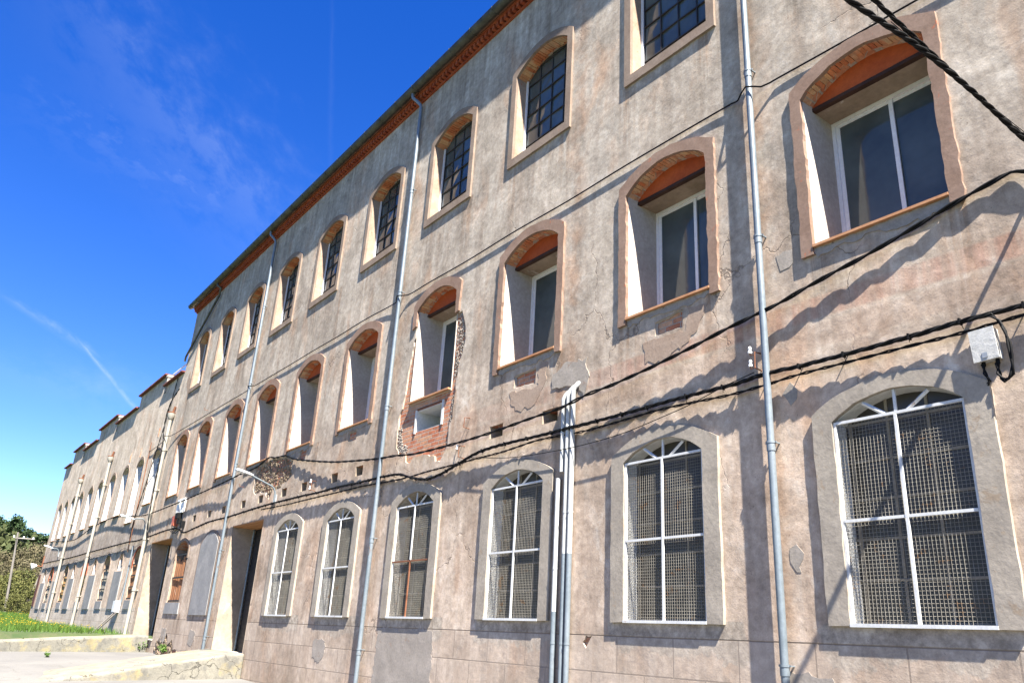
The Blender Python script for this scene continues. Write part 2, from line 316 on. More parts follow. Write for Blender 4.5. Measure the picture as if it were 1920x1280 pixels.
def voussoir_mat():
    s = N('voussoir_brick'); isl = s.n('ShaderNodeNewGeometry').outputs['Random Per Island']; n = s.noise(11, 7, 0.7, 0.4); d = s.noise(3.0, 5, 0.6, 0.3)
    r_ = s.n('ShaderNodeValToRGB'); s.l(isl, r_.inputs[0]); e = r_.color_ramp.elements
    e[0].color = (0.30, 0.085, 0.035, 1); e[1].color = (0.44, 0.26, 0.13, 1); k = e.new(.35); k.color = (0.42, 0.155, 0.065, 1); k = e.new(.7); k.color = (0.34, 0.20, 0.11, 1)
    c = s.mix(s.math('MULTIPLY', s.ramp(d, 0.50, 0.62), 0.7), r_.outputs[0], (0.40, 0.30, 0.20))
    c = s.mix(0.7, c, s.mix(s.ramp(n, 0.3, 0.7), (0.28, 0.28, 0.28), (0.7, 0.7, 0.7)), 'OVERLAY')
    s.col(c); s.rough(0.95); s.nrm(s.bump(n, 0.6, 0.01)); return s.m
M['voussoir'] = voussoir_mat()
def archbrick():
    s = N('arch_brick'); bt = s.noise(1.0, 2, 0.4, sc=(15, 3, 3))
    n = s.noise(8, 7, 0.7, 0.4); d = s.noise(2.5, 5, 0.6, 0.3)
    c = s.mix(s.ramp(bt, 0.40, 0.55), (0.36, 0.11, 0.045), (0.52, 0.25, 0.115)); c = s.mix(s.ramp(d, 0.48, 0.60), c, (0.42, 0.31, 0.20))
    c = s.mix(0.8, c, s.mix(s.ramp(n, 0.3, 0.7), (0.28, 0.28, 0.28), (0.7, 0.7, 0.7)), 'OVERLAY')
    s.col(c); s.rough(0.95); s.nrm(s.bump(s.math('ADD', n, bt), 0.8, 0.012)); return s.m
M['arch_brick'] = archbrick()

def ground_mat():
    s = N('grassy_soil'); n = s.noise(0.35, 6, 0.6); m = s.noise(3, 6, 0.65)
    c = s.mix(s.ramp(n, 0.40, 0.6), (0.016, 0.036, 0.006), (0.036, 0.052, 0.012)); c = s.mix(s.math('MULTIPLY', s.ramp(m, 0.5, 0.7), 0.5), c, (0.07, 0.058, 0.035))
    s.col(c); s.rough(1.0); s.nrm(s.bump(m, 0.8, 0.1)); return s.m
M['ground'] = ground_mat()
def road_mat():
    s = N('worn_concrete_road'); n = s.noise(0.5, 6, 0.6, 0.4); m = s.noise(4, 7, 0.65); f = s.noise(40, 4, 0.7)
    c = s.mix(s.ramp(n, 0.36, 0.64), (0.088, 0.084, 0.078), (0.122, 0.116, 0.105)); c = s.mix(s.math('MULTIPLY', s.ramp(m, 0.46, 0.66), 0.45), c, (0.10, 0.096, 0.09))
    c = s.mix(0.6, c, s.mix(s.ramp(f, 0.3, 0.7), (0.36, 0.36, 0.36), (0.64, 0.64, 0.64)), 'OVERLAY')
    vo = s.n('ShaderNodeTexVoronoi', feature='DISTANCE_TO_EDGE'); vo.inputs['Scale'].default_value = 0.33
    v = s.n('ShaderNodeVectorMath', operation='ADD'); s.l(s.pos, v.inputs[0]); q = s.n('ShaderNodeTexNoise'); q.inputs['Scale'].default_value = 1.2; q.inputs['Detail'].default_value = 6
    s.l(s.pos, q.inputs['Vector']); s.l(q.outputs['Color'], v.inputs[1]); s.l(v.outputs[0], vo.inputs['Vector'])
    cr = s.ramp(vo.outputs['Distance'], 0.002, 0.006, 1, 0); c = s.mix(s.math('MULTIPLY', cr, 0.6), c, (0.08, 0.075, 0.06))
    s.col(c); s.rough(0.95); s.nrm(s.bump(s.math('SUBTRACT', s.math('ADD', m, s.math('MULTIPLY', f, 0.3)), cr), 0.4, 0.02)); return s.m
M['road'] = road_mat()
def ramp_mat():
    s = N('lichen_concrete'); n = s.noise(0.8, 6, 0.6, 0.4); m = s.noise(3.5, 7, 0.65); f = s.noise(30, 4, 0.7)
    side = s.n('ShaderNodeNewGeometry'); sp = s.n('ShaderNodeSeparateXYZ'); s.l(side.outputs['Normal'], sp.inputs[0])
    c = s.mix(s.ramp(n, 0.36, 0.64), (0.125, 0.117, 0.096), (0.165, 0.153, 0.123))
    c = s.mix(s.math('MULTIPLY', s.ramp(m, 0.50, 0.62), 0.6), c, (0.075, 0.072, 0.065))
    li = s.noise(2.0, 6, 0.65, 0.3, off=(3, 3, 3)); c = s.mix(s.math('MULTIPLY', s.ramp(li, 0.50, 0.62), 0.55), c, (0.24, 0.19, 0.075))
    c = s.mix(0.6, c, s.mix(s.ramp(f, 0.3, 0.7), (0.34, 0.34, 0.34), (0.66, 0.66, 0.66)), 'OVERLAY')
    vo = s.n('ShaderNodeTexVoronoi', feature='DISTANCE_TO_EDGE'); vo.inputs['Scale'].default_value = 0.5
    v = s.n('ShaderNodeVectorMath', operation='ADD'); s.l(s.pos, v.inputs[0]); q = s.n('ShaderNodeTexNoise'); q.inputs['Scale'].default_value = 2.0; q.inputs['Detail'].default_value = 7
    s.l(s.pos, q.inputs['Vector']); s.l(q.outputs['Color'], v.inputs[1]); s.l(v.outputs[0], vo.inputs['Vector'])
    cr = s.math('MULTIPLY', s.ramp(vo.outputs['Distance'], 0.0012, 0.0045, 1, 0), s.ramp(s.noise(0.6, 2, 0.5), 0.47, 0.53)); c = s.mix(s.math('MULTIPLY', cr, 0.7), c, (0.03, 0.027, 0.02))
    drp = s.noise(1.0, 6, 0.65, 0.2, sc=(3.5, 3.5, 0.5)); c = s.mix(s.math('MULTIPLY', s.ramp(drp, 0.50, 0.66), 0.28), c, (0.055, 0.052, 0.045))
    s.col(c); s.rough(0.95); s.nrm(s.bump(s.math('SUBTRACT', s.math('ADD', m, s.math('MULTIPLY', f, 0.3)), cr), 0.8, 0.025)); return s.m
M['ramp'] = ramp_mat()
def leaf(name, a, b, c3=None):
    s = N(name); oi = s.n('ShaderNodeNewGeometry').outputs['Random Per Island']; n = s.noise(0.9, 3, 0.5)
    c = s.mix(s.ramp(n, 0.35, 0.65), a, b); c = s.mix(s.math('MULTIPLY', oi, 0.5), c, c3 or tuple(v * 1.7 for v in b))
    s.col(c); s.rough(0.75); s.b.inputs['Specular IOR Level'].default_value = 0.2
    return s.m
M['pine'] = leaf('pine_needles', (0.012, 0.024, 0.008), (0.024, 0.042, 0.013))
M['oak'] = leaf('oak_leaves', (0.024, 0.034, 0.011), (0.050, 0.056, 0.020))
M['bare'] = leaf('bare_twigs', (0.052, 0.046, 0.026), (0.088, 0.074, 0.040), (0.12, 0.105, 0.05))
M['shrub'] = leaf('shrub_leaves', (0.034, 0.044, 0.012), (0.072, 0.078, 0.022), (0.14, 0.125, 0.035))
M['grass'] = leaf('grass_blades', (0.028, 0.066, 0.008), (0.045, 0.092, 0.012), (0.08, 0.12, 0.02))
M['flower'] = simple('yellow_petals', (0.36, 0.24, 0.005), (0.42, 0.30, 0.01), 5.0, 0.7, 0.0)
M['weed'] = leaf('weed_leaves', (0.045, 0.095, 0.02), (0.09, 0.15, 0.03))

# ------------------------------------------------------------------ mesh helpers
class MB:
    def __init__(s): s.v = []; s.f = []; s.sm = []
    def add(s, vs, fs, smooth=False):
        o = len(s.v); s.v += [tuple(p) for p in vs]; s.f += [tuple(i + o for i in f) for f in fs]; s.sm += [smooth] * len(fs)
    def box(s, x0, x1, y0, y1, z0, z1):
        s.add([(x, y, z) for z in (z0, z1) for y in (y0, y1) for x in (x0, x1)],
              [(0, 2, 3, 1), (4, 5, 7, 6), (0, 1, 5, 4), (2, 6, 7, 3), (0, 4, 6, 2), (1, 3, 7, 5)])
    def tube(s, pts, r, n=8, cap=True, smooth=True):
        pts = [Vector(p) for p in pts]; k = len(pts); vs = []; up = None
        for i, p in enumerate(pts):
            t = (pts[min(i + 1, k - 1)] - pts[max(i - 1, 0)]).normalized()
            if up is None: up = Vector((0, 0, 1)) if abs(t.z) < 0.9 else Vector((0, 1, 0))
            a = t.cross(up).normalized(); b = a.cross(t).normalized(); up = b
            rr = r[i] if isinstance(r, (list, tuple)) else r
            for j in range(n):
                q = 2 * math.pi * j / n; vs.append(p + (a * math.cos(q) + b * math.sin(q)) * rr)
        fs = [(i * n + j, i * n + (j + 1) % n, (i + 1) * n + (j + 1) % n, (i + 1) * n + j) for i in range(k - 1) for j in range(n)]
        s.add(vs, fs, smooth)
        if cap: s.add(vs[:n], [tuple(range(n))]); s.add(vs[-n:], [tuple(range(n))[::-1]])
    def bar(s, a, b, w, d=None):
        """square bar between two points"""
        s.tube([a, b], w * 0.7071, 4, True, False)
    def prism(s, loops, y0, y1, back=True):
        """loops: outer polygon then holes, in (x,z); extruded from y0 (front) to y1"""
        tri = tessellate_polygon([[Vector((p[0], p[1], 0)) for p in L] for L in loops])
        fl = [p for L in loops for p in L]; n = len(fl)
        s.add([(p[0], y0, p[1]) for p in fl], [orient(fl, t) for t in tri])
        if back: s.add([(p[0], y1, p[1]) for p in fl], [orient(fl, t)[::-1] for t in tri])
        for k, L in enumerate(loops):
            ar = area(L); m = len(L)
            vs = [(p[0], y0, p[1]) for p in L] + [(p[0], y1, p[1]) for p in L]
            fs = []
            for i in range(m):
                j = (i + 1) % m; q = (i, j, m + j, m + i)
                if (ar > 0) == (k == 0): q = q[::-1]
                fs.append(q)
            s.add(vs, fs)
    def mesh(s, name, off=(0, 0, 0)):
        me = bpy.data.meshes.new(name); me.from_pydata([(a - off[0], b - off[1], c - off[2]) for a, b, c in s.v], [], s.f)
        me.polygons.foreach_set('use_smooth', s.sm); me.update(); return me
def area(L): return 0.5 * sum(L[i][0] * L[(i + 1) % len(L)][1] - L[(i + 1) % len(L)][0] * L[i][1] for i in range(len(L)))
def orient(fl, t):
    a, b, c = (fl[i] for i in t)
    return tuple(t) if (b[0] - a[0]) * (c[1] - a[1]) - (b[1] - a[1]) * (c[0] - a[0]) > 0 else (t[0], t[2], t[1])
WL = {}
def tag(o, label=None, cat=None, group=None, kind=None):
    if label: o['label'] = label
    if cat: o['category'] = cat
    if group: o['group'] = group
    if kind: o['kind'] = kind
    return o
def thing(name, label, cat, loc, group=None):
    o = bpy.data.objects.new(name, None); o.empty_display_size = 0.2; C.objects.link(o); o.location = loc; WL[o] = Vector(loc)
    return tag(o, label, cat, group)
def part(name, mb, mat, parent=None, loc=None):
    """mb holds world coordinates; loc is the part's origin in the world"""
    if loc is None: loc = WL[parent] if parent is not None else Vector((0, 0, 0))
    loc = Vector(loc); me = mb.mesh(name, loc); me.materials.append(M[mat])
    o = bpy.data.objects.new(name, me); C.objects.link(o); WL[o] = loc
    if parent is not None: o.parent = parent; o.location = loc - WL[parent]
    else: o.location = loc
    return o
def copy_part(o, parent, loc, sx=1.0, skip=()):
    c = o.copy(); C.objects.link(c); c.parent = parent; c.location = Vector(loc) - WL[parent]; WL[c] = Vector(loc); c.scale.x = sx
    for ch in o.children:
        if ch.name.split('.')[0] in skip: continue
        d = ch.copy(); C.objects.link(d); d.parent = c
    return c
def copy_thing(root, loc, rz=0.0, sc=1.0):
    r = root.copy(); C.objects.link(r); r.location = loc; r.rotation_euler = (0, 0, rz); r.scale = (sc, sc, sc)
    for ch in root.children:
        c = ch.copy(); C.objects.link(c); c.parent = r
        for g in ch.children:
            d = g.copy(); C.objects.link(d); d.parent = c
    return r
def world(px, py, y0=0.0):
    """the point of the plane y=y0 that was measured at a pixel of the photograph"""
    d = R @ Vector((px - 960, -(py - 640), -1493.94)); return EYE + d * ((y0 - EYE.y) / d.y)
def arch(xc, hw, z0, zs, rise, n=14):
    """closed outline, counter-clockwise: sill left, sill right, up, over the segmental arch"""
    P = [(xc - hw, z0), (xc + hw, z0), (xc + hw, zs)]
    r = (hw * hw + rise * rise) / (2 * rise); cz = zs + rise - r; a = math.asin(min(1, hw / r))
    if rise > hw: a = math.pi - a
    for i in range(1, n): q = a - 2 * a * i / n; P.append((xc + r * math.sin(q), cz + r * math.cos(q)))
    P.append((xc - hw, zs)); return P
def rough_poly(P, amp=0.03, step=0.12, seed=0):
    rr = random.Random(seed); out = []
    for i in range(len(P)):
        a, b = Vector(P[i]), Vector(P[(i + 1) % len(P)]); n = max(1, int((b - a).length / step))
        for k in range(n):
            p = a.lerp(b, k / n); out.append((p.x + rr.uniform(-amp, amp), p.y + rr.uniform(-amp, amp)))
    return out
def ground_z(x, y):
    near = 0.66 + 0.033 * max(-14, min(0, y)) - 0.028 * (max(min(x, -8), -32) + 32)
    far = 1.2 + 0.025 * max(-14, min(0, y)) * (1 if x > -62 else 0)
    t = min(1, max(0, (-33.0 - x) / 1.0)); z = near * (1 - t) + far * t
    if x < -55: z += 0.030 * min(40, (-55 - x))
    if x < -95:
        crest = 11.0 - 0.30 * (y - 6); crest = max(4, min(32, crest))
        k = min(1, (-95 - x) / 95.0); z += (crest - 1.2) * (k * k * (3 - 2 * k))
    return z

# ------------------------------------------------------------------ the setting
def sheet(name, xs, ys, dz, mat, label=None, kind='structure', jitter=0):
    mb = MB(); nx, ny = len(xs), len(ys)
    vs = [(x, y, ground_z(x, y) + dz + (noise.noise(Vector((x * .25, y * .25, 0))) * jitter)) for y in ys for x in xs]
    mb.add(vs, [(j * nx + i, j * nx + i + 1, (j + 1) * nx + i + 1, (j + 1) * nx + i) for j in range(ny - 1) for i in range(nx - 1)], True)
    o = part(name, mb, mat); o['kind'] = kind; return o
xs = [-900, -600, -400, -300, -250] + [-220 + 6 * i for i in range(21)] + [-94 + 3 * i for i in range(20)] + [-34, -33.5, -33.0, -32.5, -32, -28, -24, -20, -14, -8, 0, 15, 60, 200, 600]
ysg = [-900, -500, -250, -150, -100] + [-80 + 5 * i for i in range(13)] + [-14, -12, -9, -6, -4, -2, 0, 3, 6, 10, 15, 20, 30, 40, 60, 100, 200, 500, 900]
tag(sheet('ground', xs, ysg, -0.012, 'ground'), 'grassy sloping ground around the factory')
tag(sheet('road', [-32.15 + 2.4 * i for i in range(20)], [-14 + 1.0 * i for i in range(15)], 0.004, 'road'), 'cracked pale concrete road surface beside the factory')

# ------------------------------------------------------------------ main building
XL, XR = -35.5, 8.0
cols = [-0.8, -4.07, -7.31, -10.65, -13.96, -17.45, -20.77, -24.02, -27.15, -30.40, -33.35]
scl = [1, 1, 1, 1, 1, 1, 0.99, 0.98, 0.95, 0.90, 0.88]
topc = [-0.75, -4.03, -7.20, -10.61, -13.94, -17.26, -20.66, -23.93, -27.12, -30.20, -33.22]
tscl = [1, 1, 1, 1, 1, 1, 0.99, 0.98, 0.93, 0.88, 0.86]
gcol = [-0.85, -4.13, -7.43, -10.70, -14.05, -17.43, -20.60]
T_OP = (0.83, 10.88, 12.93, 0.31); T_OUT = (0.985, 10.70, 13.05, 0.36)
M_OP = (0.815, 6.37, 8.52, 0.31); M_OUT = (0.975, 6.25, 8.70, 0.31)
G_OP = (0.715, 2.00, 4.12, 0.25); G_OUT = (0.965, 1.97, 4.24, 0.29)
DOORS = [(-25.25, -22.60, 0.95, 4.56), (-35.05, -32.0, 1.05, 4.66)]
MAIN = thing('factory_building', 'three storey factory with peeling grey plaster, arched windows and brick eaves', 'factory', (-18, 0, 0))

def scaled(P, xc, s): return [((p[0] - xc) * s + xc, p[1]) for p in P]
def opening(kind, xc, s=1.0, grow=0.015):
    hw, z0, zs, r = {'T': T_OP, 'M': M_OP, 'G': G_OP}[kind]
    return scaled(arch(xc, hw + grow, z0 - grow, zs, r + grow), xc, s)
holes = []
for c, s_ in zip(topc, tscl): holes.append(opening('T', c, s_))
for c, s_ in zip(cols, scl): holes.append(opening('M', c, s_))
for c in gcol: holes.append(opening('G', c))
for a, b, z0, z1 in DOORS: holes.append([(a, z0), (b, z0), (b, z1), (a, z1)])
HX = [-9.92, -11.44, -16.85, -18.18, -20.03, -21.40, -23.17, -24.63, -26.47, -27.95, -29.66]
for i, x in enumerate(HX):
    hw = 0.19 if i > 1 else 0.21
    holes.append([(x - hw, 5.05), (x + hw, 5.055), (x + hw - 0.01, 5.29), (x - hw, 5.285)])
W9 = (-30.35, 0.76, 2.35, 4.18, 0.27)
holes.append(arch(*W9[:1], W9[1], W9[2], W9[3], W9[4]))
NICHE = [(-14.45, 5.67), (-13.42, 5.66), (-13.42, 6.13), (-14.45, 6.14)]
def ccw(L): return L if area(L) > 0 else L[::-1]
core_holes = [ccw(h) for h in holes] + [NICHE]
# plaster skin: window openings widened where plaster fell off, and the broken patches
skin_holes = []
BRK = [(-15.03, 6.53), (-15.09, 6.32), (-15.18, 6.11), (-15.2, 5.77), (-15.17, 5.45), (-15.02, 5.3), (-14.74, 5.24), (-14.70, 5.06), (-14.49, 5.03), (-14.38, 5.14),
       (-13.9, 5.10), (-13.53, 5.02), (-13.49, 4.92), (-13.3, 4.90), (-13.13, 5.06), (-13.06, 5.21), (-13.08, 5.57), (-12.98, 5.69), (-12.97, 5.92), (-12.93, 6.26),
       (-12.94, 6.51), (-12.88, 6.81), (-12.73, 7.22), (-12.74, 7.6), (-12.93, 7.98), (-13.15, 8.0), (-13.15, 8.56)]
m4 = [p for p in arch(-13.96, 0.815 + 0.015, 6.37 - 0.015, 8.56, 0.285)][3:]     # arch points from right springing to left
BRK4 = BRK + [(p[0], p[1]) for p in m4] + [(-14.80, 8.0), (-14.93, 7.4), (-15.0, 6.9)]
BRK4 = ccw(rough_poly(BRK4, 0.018, 0.09, 3))
STONE = [(-24.05, 5.92), (-23.92, 5.45), (-23.55, 5.33), (-23.47, 5.38), (-22.92, 5.33), (-22.5, 5.06), (-22.25, 5.32), (-21.66, 5.33), (-21.62, 5.42), (-21.25, 5.47), (-21.01, 5.63), (-21.05, 6.02), (-21.5, 6.16), (-22.9, 6.30), (-23.3, 6.2), (-23.6, 6.22)]
patches = [rough_poly(STONE, 0.035, 0.12, 5),
           rough_poly([(-10.98, 5.87), (-10.36, 5.83), (-10.34, 6.12), (-10.97, 6.10)], 0.012, 0.1, 6),
           rough_poly([(-7.55, 5.93), (-7.02, 5.92), (-7.0, 6.19), (-7.54, 6.14)], 0.012, 0.1, 7),
           rough_poly([(-17.7, 5.98), (-17.25, 5.98), (-17.25, 6.2), (-17.68, 6.2)], 0.015, 0.1, 8),
           rough_poly([(-20.75, 5.98), (-20.25, 5.92), (-20.2, 6.25), (-20.6, 6.27)], 0.02, 0.1, 9),
           rough_poly([(-24.0, 6.02), (-23.72, 6.05), (-23.74, 6.28), (-23.95, 6.28)], 0.01, 0.1, 10),
           rough_poly([(-8.99, 1.70), (-8.93, 1.62), (-8.86, 1.70), (-8.80, 1.78), (-8.92, 1.785)], 0.01, 0.05, 11),
           rough_poly([(-31.6, 0.55), (-30.7, 0.5), (-29.7, 0.55), (-28.9, 0.5), (-28.4, 0.62), (-28.7, 0.85), (-29.2, 0.86), (-29.5, 1.15), (-29.9, 1.0), (-30.3, 1.32), (-30.9, 1.28), (-31.5, 1.0)], 0.05, 0.12, 12)]
for h in core_holes[:-1]:
    cx = sum(p[0] for p in h) / len(h); cz = sum(p[1] for p in h) / len(h)
    if abs(cx + 13.96) < 0.3 and 7 < cz < 9: continue      # joined with the broken patch
    skin_holes.append(h)
skin_holes.append(BRK4)
skin_holes += [ccw(p) for p in patches]
TSK = 0.035
sk = MB(); sk.prism([[(XL, -1.2), (XR, -1.2), (XR, 14.78), (XL, 14.78)]] + skin_holes, 0.0, TSK)
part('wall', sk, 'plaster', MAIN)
cb = MB(); cb.prism([[(XL + 0.01, -1.2), (XR, -1.2), (XR, 14.9), (XL + 0.01, 14.9)]] + core_holes, TSK + 0.001, 0.76)
part('masonry', cb, 'brick', MAIN)
bd = MB(); bd.box(XL + 0.02, XR - .01, 0.765, 13, -1.2, 14.9); part('inner_wall', bd, 'dark', MAIN)
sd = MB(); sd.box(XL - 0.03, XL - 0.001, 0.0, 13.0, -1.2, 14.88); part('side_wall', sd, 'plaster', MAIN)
# roof and eaves
rf = MB()
rf.add([(XL - 0.25, -0.26, 15.10), (XR, -0.26, 15.10), (XR, 6.5, 17.2), (XL - 0.25, 6.5, 17.2), (XL - 0.25, 13.3, 15.10), (XR, 13.3, 15.10),
        (XL - 0.25, -0.26, 15.04), (XR, -0.26, 15.04), (XR, 6.5, 17.12), (XL - 0.25, 6.5, 17.12), (XL - 0.25, 13.3, 15.04), (XR, 13.3, 15.04)],
       [(0, 1, 2, 3), (3, 2, 5, 4), (6, 9, 8, 7), (9, 10, 11, 8), (0, 6, 7, 1), (0, 3, 9, 6), (3, 4, 10, 9), (1, 7, 8, 2), (2, 8, 11, 5)])
part('roof', rf, 'roof', MAIN)
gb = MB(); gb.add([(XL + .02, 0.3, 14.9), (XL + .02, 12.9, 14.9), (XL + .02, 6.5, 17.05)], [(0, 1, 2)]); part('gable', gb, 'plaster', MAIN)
co_ = MB(); co_.box(XL - 0.05, XR, -0.05, 0.74, 14.785, 14.835)
co_.box(XL - 0.14, XR, -0.16, 0.74, 14.965, 15.035)
x = XL - 0.04
while x < XR:
    co_.box(x, x + 0.085, -0.135 - U(0, .008), 0.3, 14.838, 14.962); x += 0.155
part('cornice', co_, 'eave_brick', MAIN)
gu = MB(); n = 8; prof = [(-0.285 + 0.115 * math.cos(math.pi + math.pi * i / n), 15.115 + 0.115 * math.sin(math.pi + math.pi * i / n)) for i in range(n + 1)]
prof = [(-0.41, 15.12)] + prof[0:] + [(-0.165, 15.125)] + [(-0.285 + 0.10 * math.cos(-math.pi * i / n), 15.115 + 0.10 * math.sin(-math.pi * i / n)) for i in range(n + 1)]
m = len(prof); x0, x1 = XL - 0.28, XR
gu.add([(x0, p[0], p[1]) for p in prof] + [(x1, p[0], p[1]) for p in prof], [(i, (i + 1) % m, m + (i + 1) % m, m + i) for i in range(m)], False)
gu.add([(x0, p[0], p[1]) for p in prof], [tuple(range(m))])
x = XL
while x < XR: gu.tube([(x, -0.41, 15.13), (x, -0.385, 15.04), (x, -0.285, 14.992), (x, -0.19, 15.03)], 0.012, 5); x += 0.9
part('gutter', gu, 'gutter', MAIN)

# ---- window kinds, each built once at the column's centre and copied
def ring(mb, outer, inner, y0, y1):
    mb.prism([ccw(outer), ccw(inner)], y0, y1)
def jitter_mesh(o, a, seed=1):
    rr = random.Random(seed)
    for v in o.data.vertices: v.co += Vector((rr.uniform(-a, a), rr.uniform(-a, a) * .3, rr.uniform(-a, a)))
def densify(P, step=0.15):
    out = []
    for i in range(len(P)):
        a, b = Vector(P[i]), Vector(P[(i + 1) % len(P)]); n = max(1, int((b - a).length / step))
        out += [tuple(a.lerp(b, k / n)) for k in range(n)]
    return out
def voussoirs(mb, xc, hw, zs, rise, y0, y1, seed, grow=.0):
    rr = random.Random(seed); r = (hw * hw + rise * rise) / (2 * rise); cz = zs + rise - r; a = math.asin(min(1, hw / r)); n = max(6, int(2 * a * r / .062)); st = 2 * a / n
    for i in range(n):
        q = -a + st * (i + .5); wd = r * st * .5 * rr.uniform(.80, .93); ri = r + rr.uniform(-.002, .010) + grow; ro = r + .13; ye = y1 + rr.uniform(-.03, .012) - (.04 if rr.random() < .15 else 0)
        dx, dz = math.sin(q), math.cos(q); tx, tz = dz, -dx; tw = rr.uniform(-.004, .004); vs = []
        for rad in (ri, ro):
            for y in (y0, ye):
                for sgn in (-1, 1): vs.append((xc + dx * (rad + tw * sgn) + tx * wd * sgn, y, cz + dz * (rad + tw * sgn) + tz * wd * sgn))
        mb.add(vs, [(0, 1, 3, 2), (4, 6, 7, 5), (0, 4, 5, 1), (2, 3, 7, 6), (0, 2, 6, 4), (1, 5, 7, 3)])
def mortar_strip(mb, xc, hw, zs, rise, y0, y1, grow=.014):
    P = arch(xc, hw, zs - 1, zs, rise, 20)[2:]; P = [(p[0], p[1] + grow) for p in P]; k = len(P)
    vs = [(p[0], y, p[1]) for p in P for y in (y0, y1)] + [(p[0], y1, p[1] + .3) for p in P]
    mb.add(vs, [(2 * i, 2 * i + 1, 2 * i + 3, 2 * i + 2) for i in range(k - 1)] + [(2 * i + 1, 2 * k + i, 2 * k + i + 1, 2 * i + 3) for i in range(k - 1)])
def ushape(mb, xc, hw, z0, zs, y0, y1, t=.013, inward=0):
    a = hw - t if inward else hw; o = a + t; zi = z0 + t if inward else z0; zo = zi - t
    mb.prism([[(xc - o, zo), (xc + o, zo), (xc + o, zs), (xc + a, zs), (xc + a, zi), (xc - a, zi), (xc - a, zs), (xc - o, zs)]], y0, y1)
def top_window(xc):
    loc = (xc, 0, 10.88); mb = MB()
    ring(mb, rough_poly(arch(xc, *T_OUT), 0.004, 0.2, 2), arch(xc, *T_OP), -0.045, 0.012)
    w_ = part('window', mb, 'surround', MAIN, loc)
    b = MB(); inn = arch(xc, *T_OP); outp = arch(xc, T_OP[0] + 0.013, T_OP[1] - 0.013, T_OP[2], T_OP[3] + 0.013)
    # jambs and sill
    ushape(b, xc, .83, 10.88, 12.93, .0135, .34)
    part('reveal', b, 'salmon', w_)
    b = MB(); voussoirs(b, xc, .83, 12.93, .31, .014, .25, 5, -.006); h_ = part('arch_head', b, 'voussoir', w_)
    b = MB(); mortar_strip(b, xc, .83, 12.93, .31, .013, .24, .006); part('mortar', b, 'eave_brick', w_)
    fy = 0.285
    b = MB(); g = MB(); nx, nz = 4, 6; z0, z1 = 10.89, 13.16
    X = [xc - .80 + 1.6 * i / nx for i in range(nx + 1)]; Z = [z0 + .02 + (z1 - z0) * i / nz for i in range(nz + 1)]
    for i, x in enumerate(X):
        d = abs(x - xc); zt = 12.93 + (T_OP[3] if d < .1 else T_OP[3] * (1 - (d / .83) ** 2)) - .01
        t = 0.011 if 0 < i < nx else 0.022
        b.box(x - t, x + t, fy - .02, fy + .02, z0, zt)
    for z in Z[:-1]: b.box(xc - .80, xc + .80, fy - .026, fy + .026 - .001, z - .010, z + .010)
    b.box(xc - .45, xc + .45, fy - .026, fy + .025, z1 - .03, z1)
    part('frame', b, 'dark_steel', w_)
    rr = random.Random(9)
    for i in range(nx):
        for j in range(nz):
            a = rr.uniform(-.012, .012); c = rr.uniform(-.012, .012); zt = Z[j + 1] if j < nz - 1 else Z[j + 1] + .06
            g.add([(X[i] + .01, fy + .004 + a, Z[j] + .01), (X[i + 1] - .01, fy + .004 - a, Z[j] + .01), (X[i + 1] - .01, fy + .004 + c, zt), (X[i] + .01, fy + .004 - c, zt)], [(0, 1, 2, 3)])
    part('pane', g, 'glass', w_)
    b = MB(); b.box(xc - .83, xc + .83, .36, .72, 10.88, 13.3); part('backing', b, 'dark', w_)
    # white inner frame edge beside the left jamb
    b = MB(); b.box(xc - .828, xc - .795, .225, .262, 10.885, 12.95); part('casing', b, 'alu', w_)
    return w_
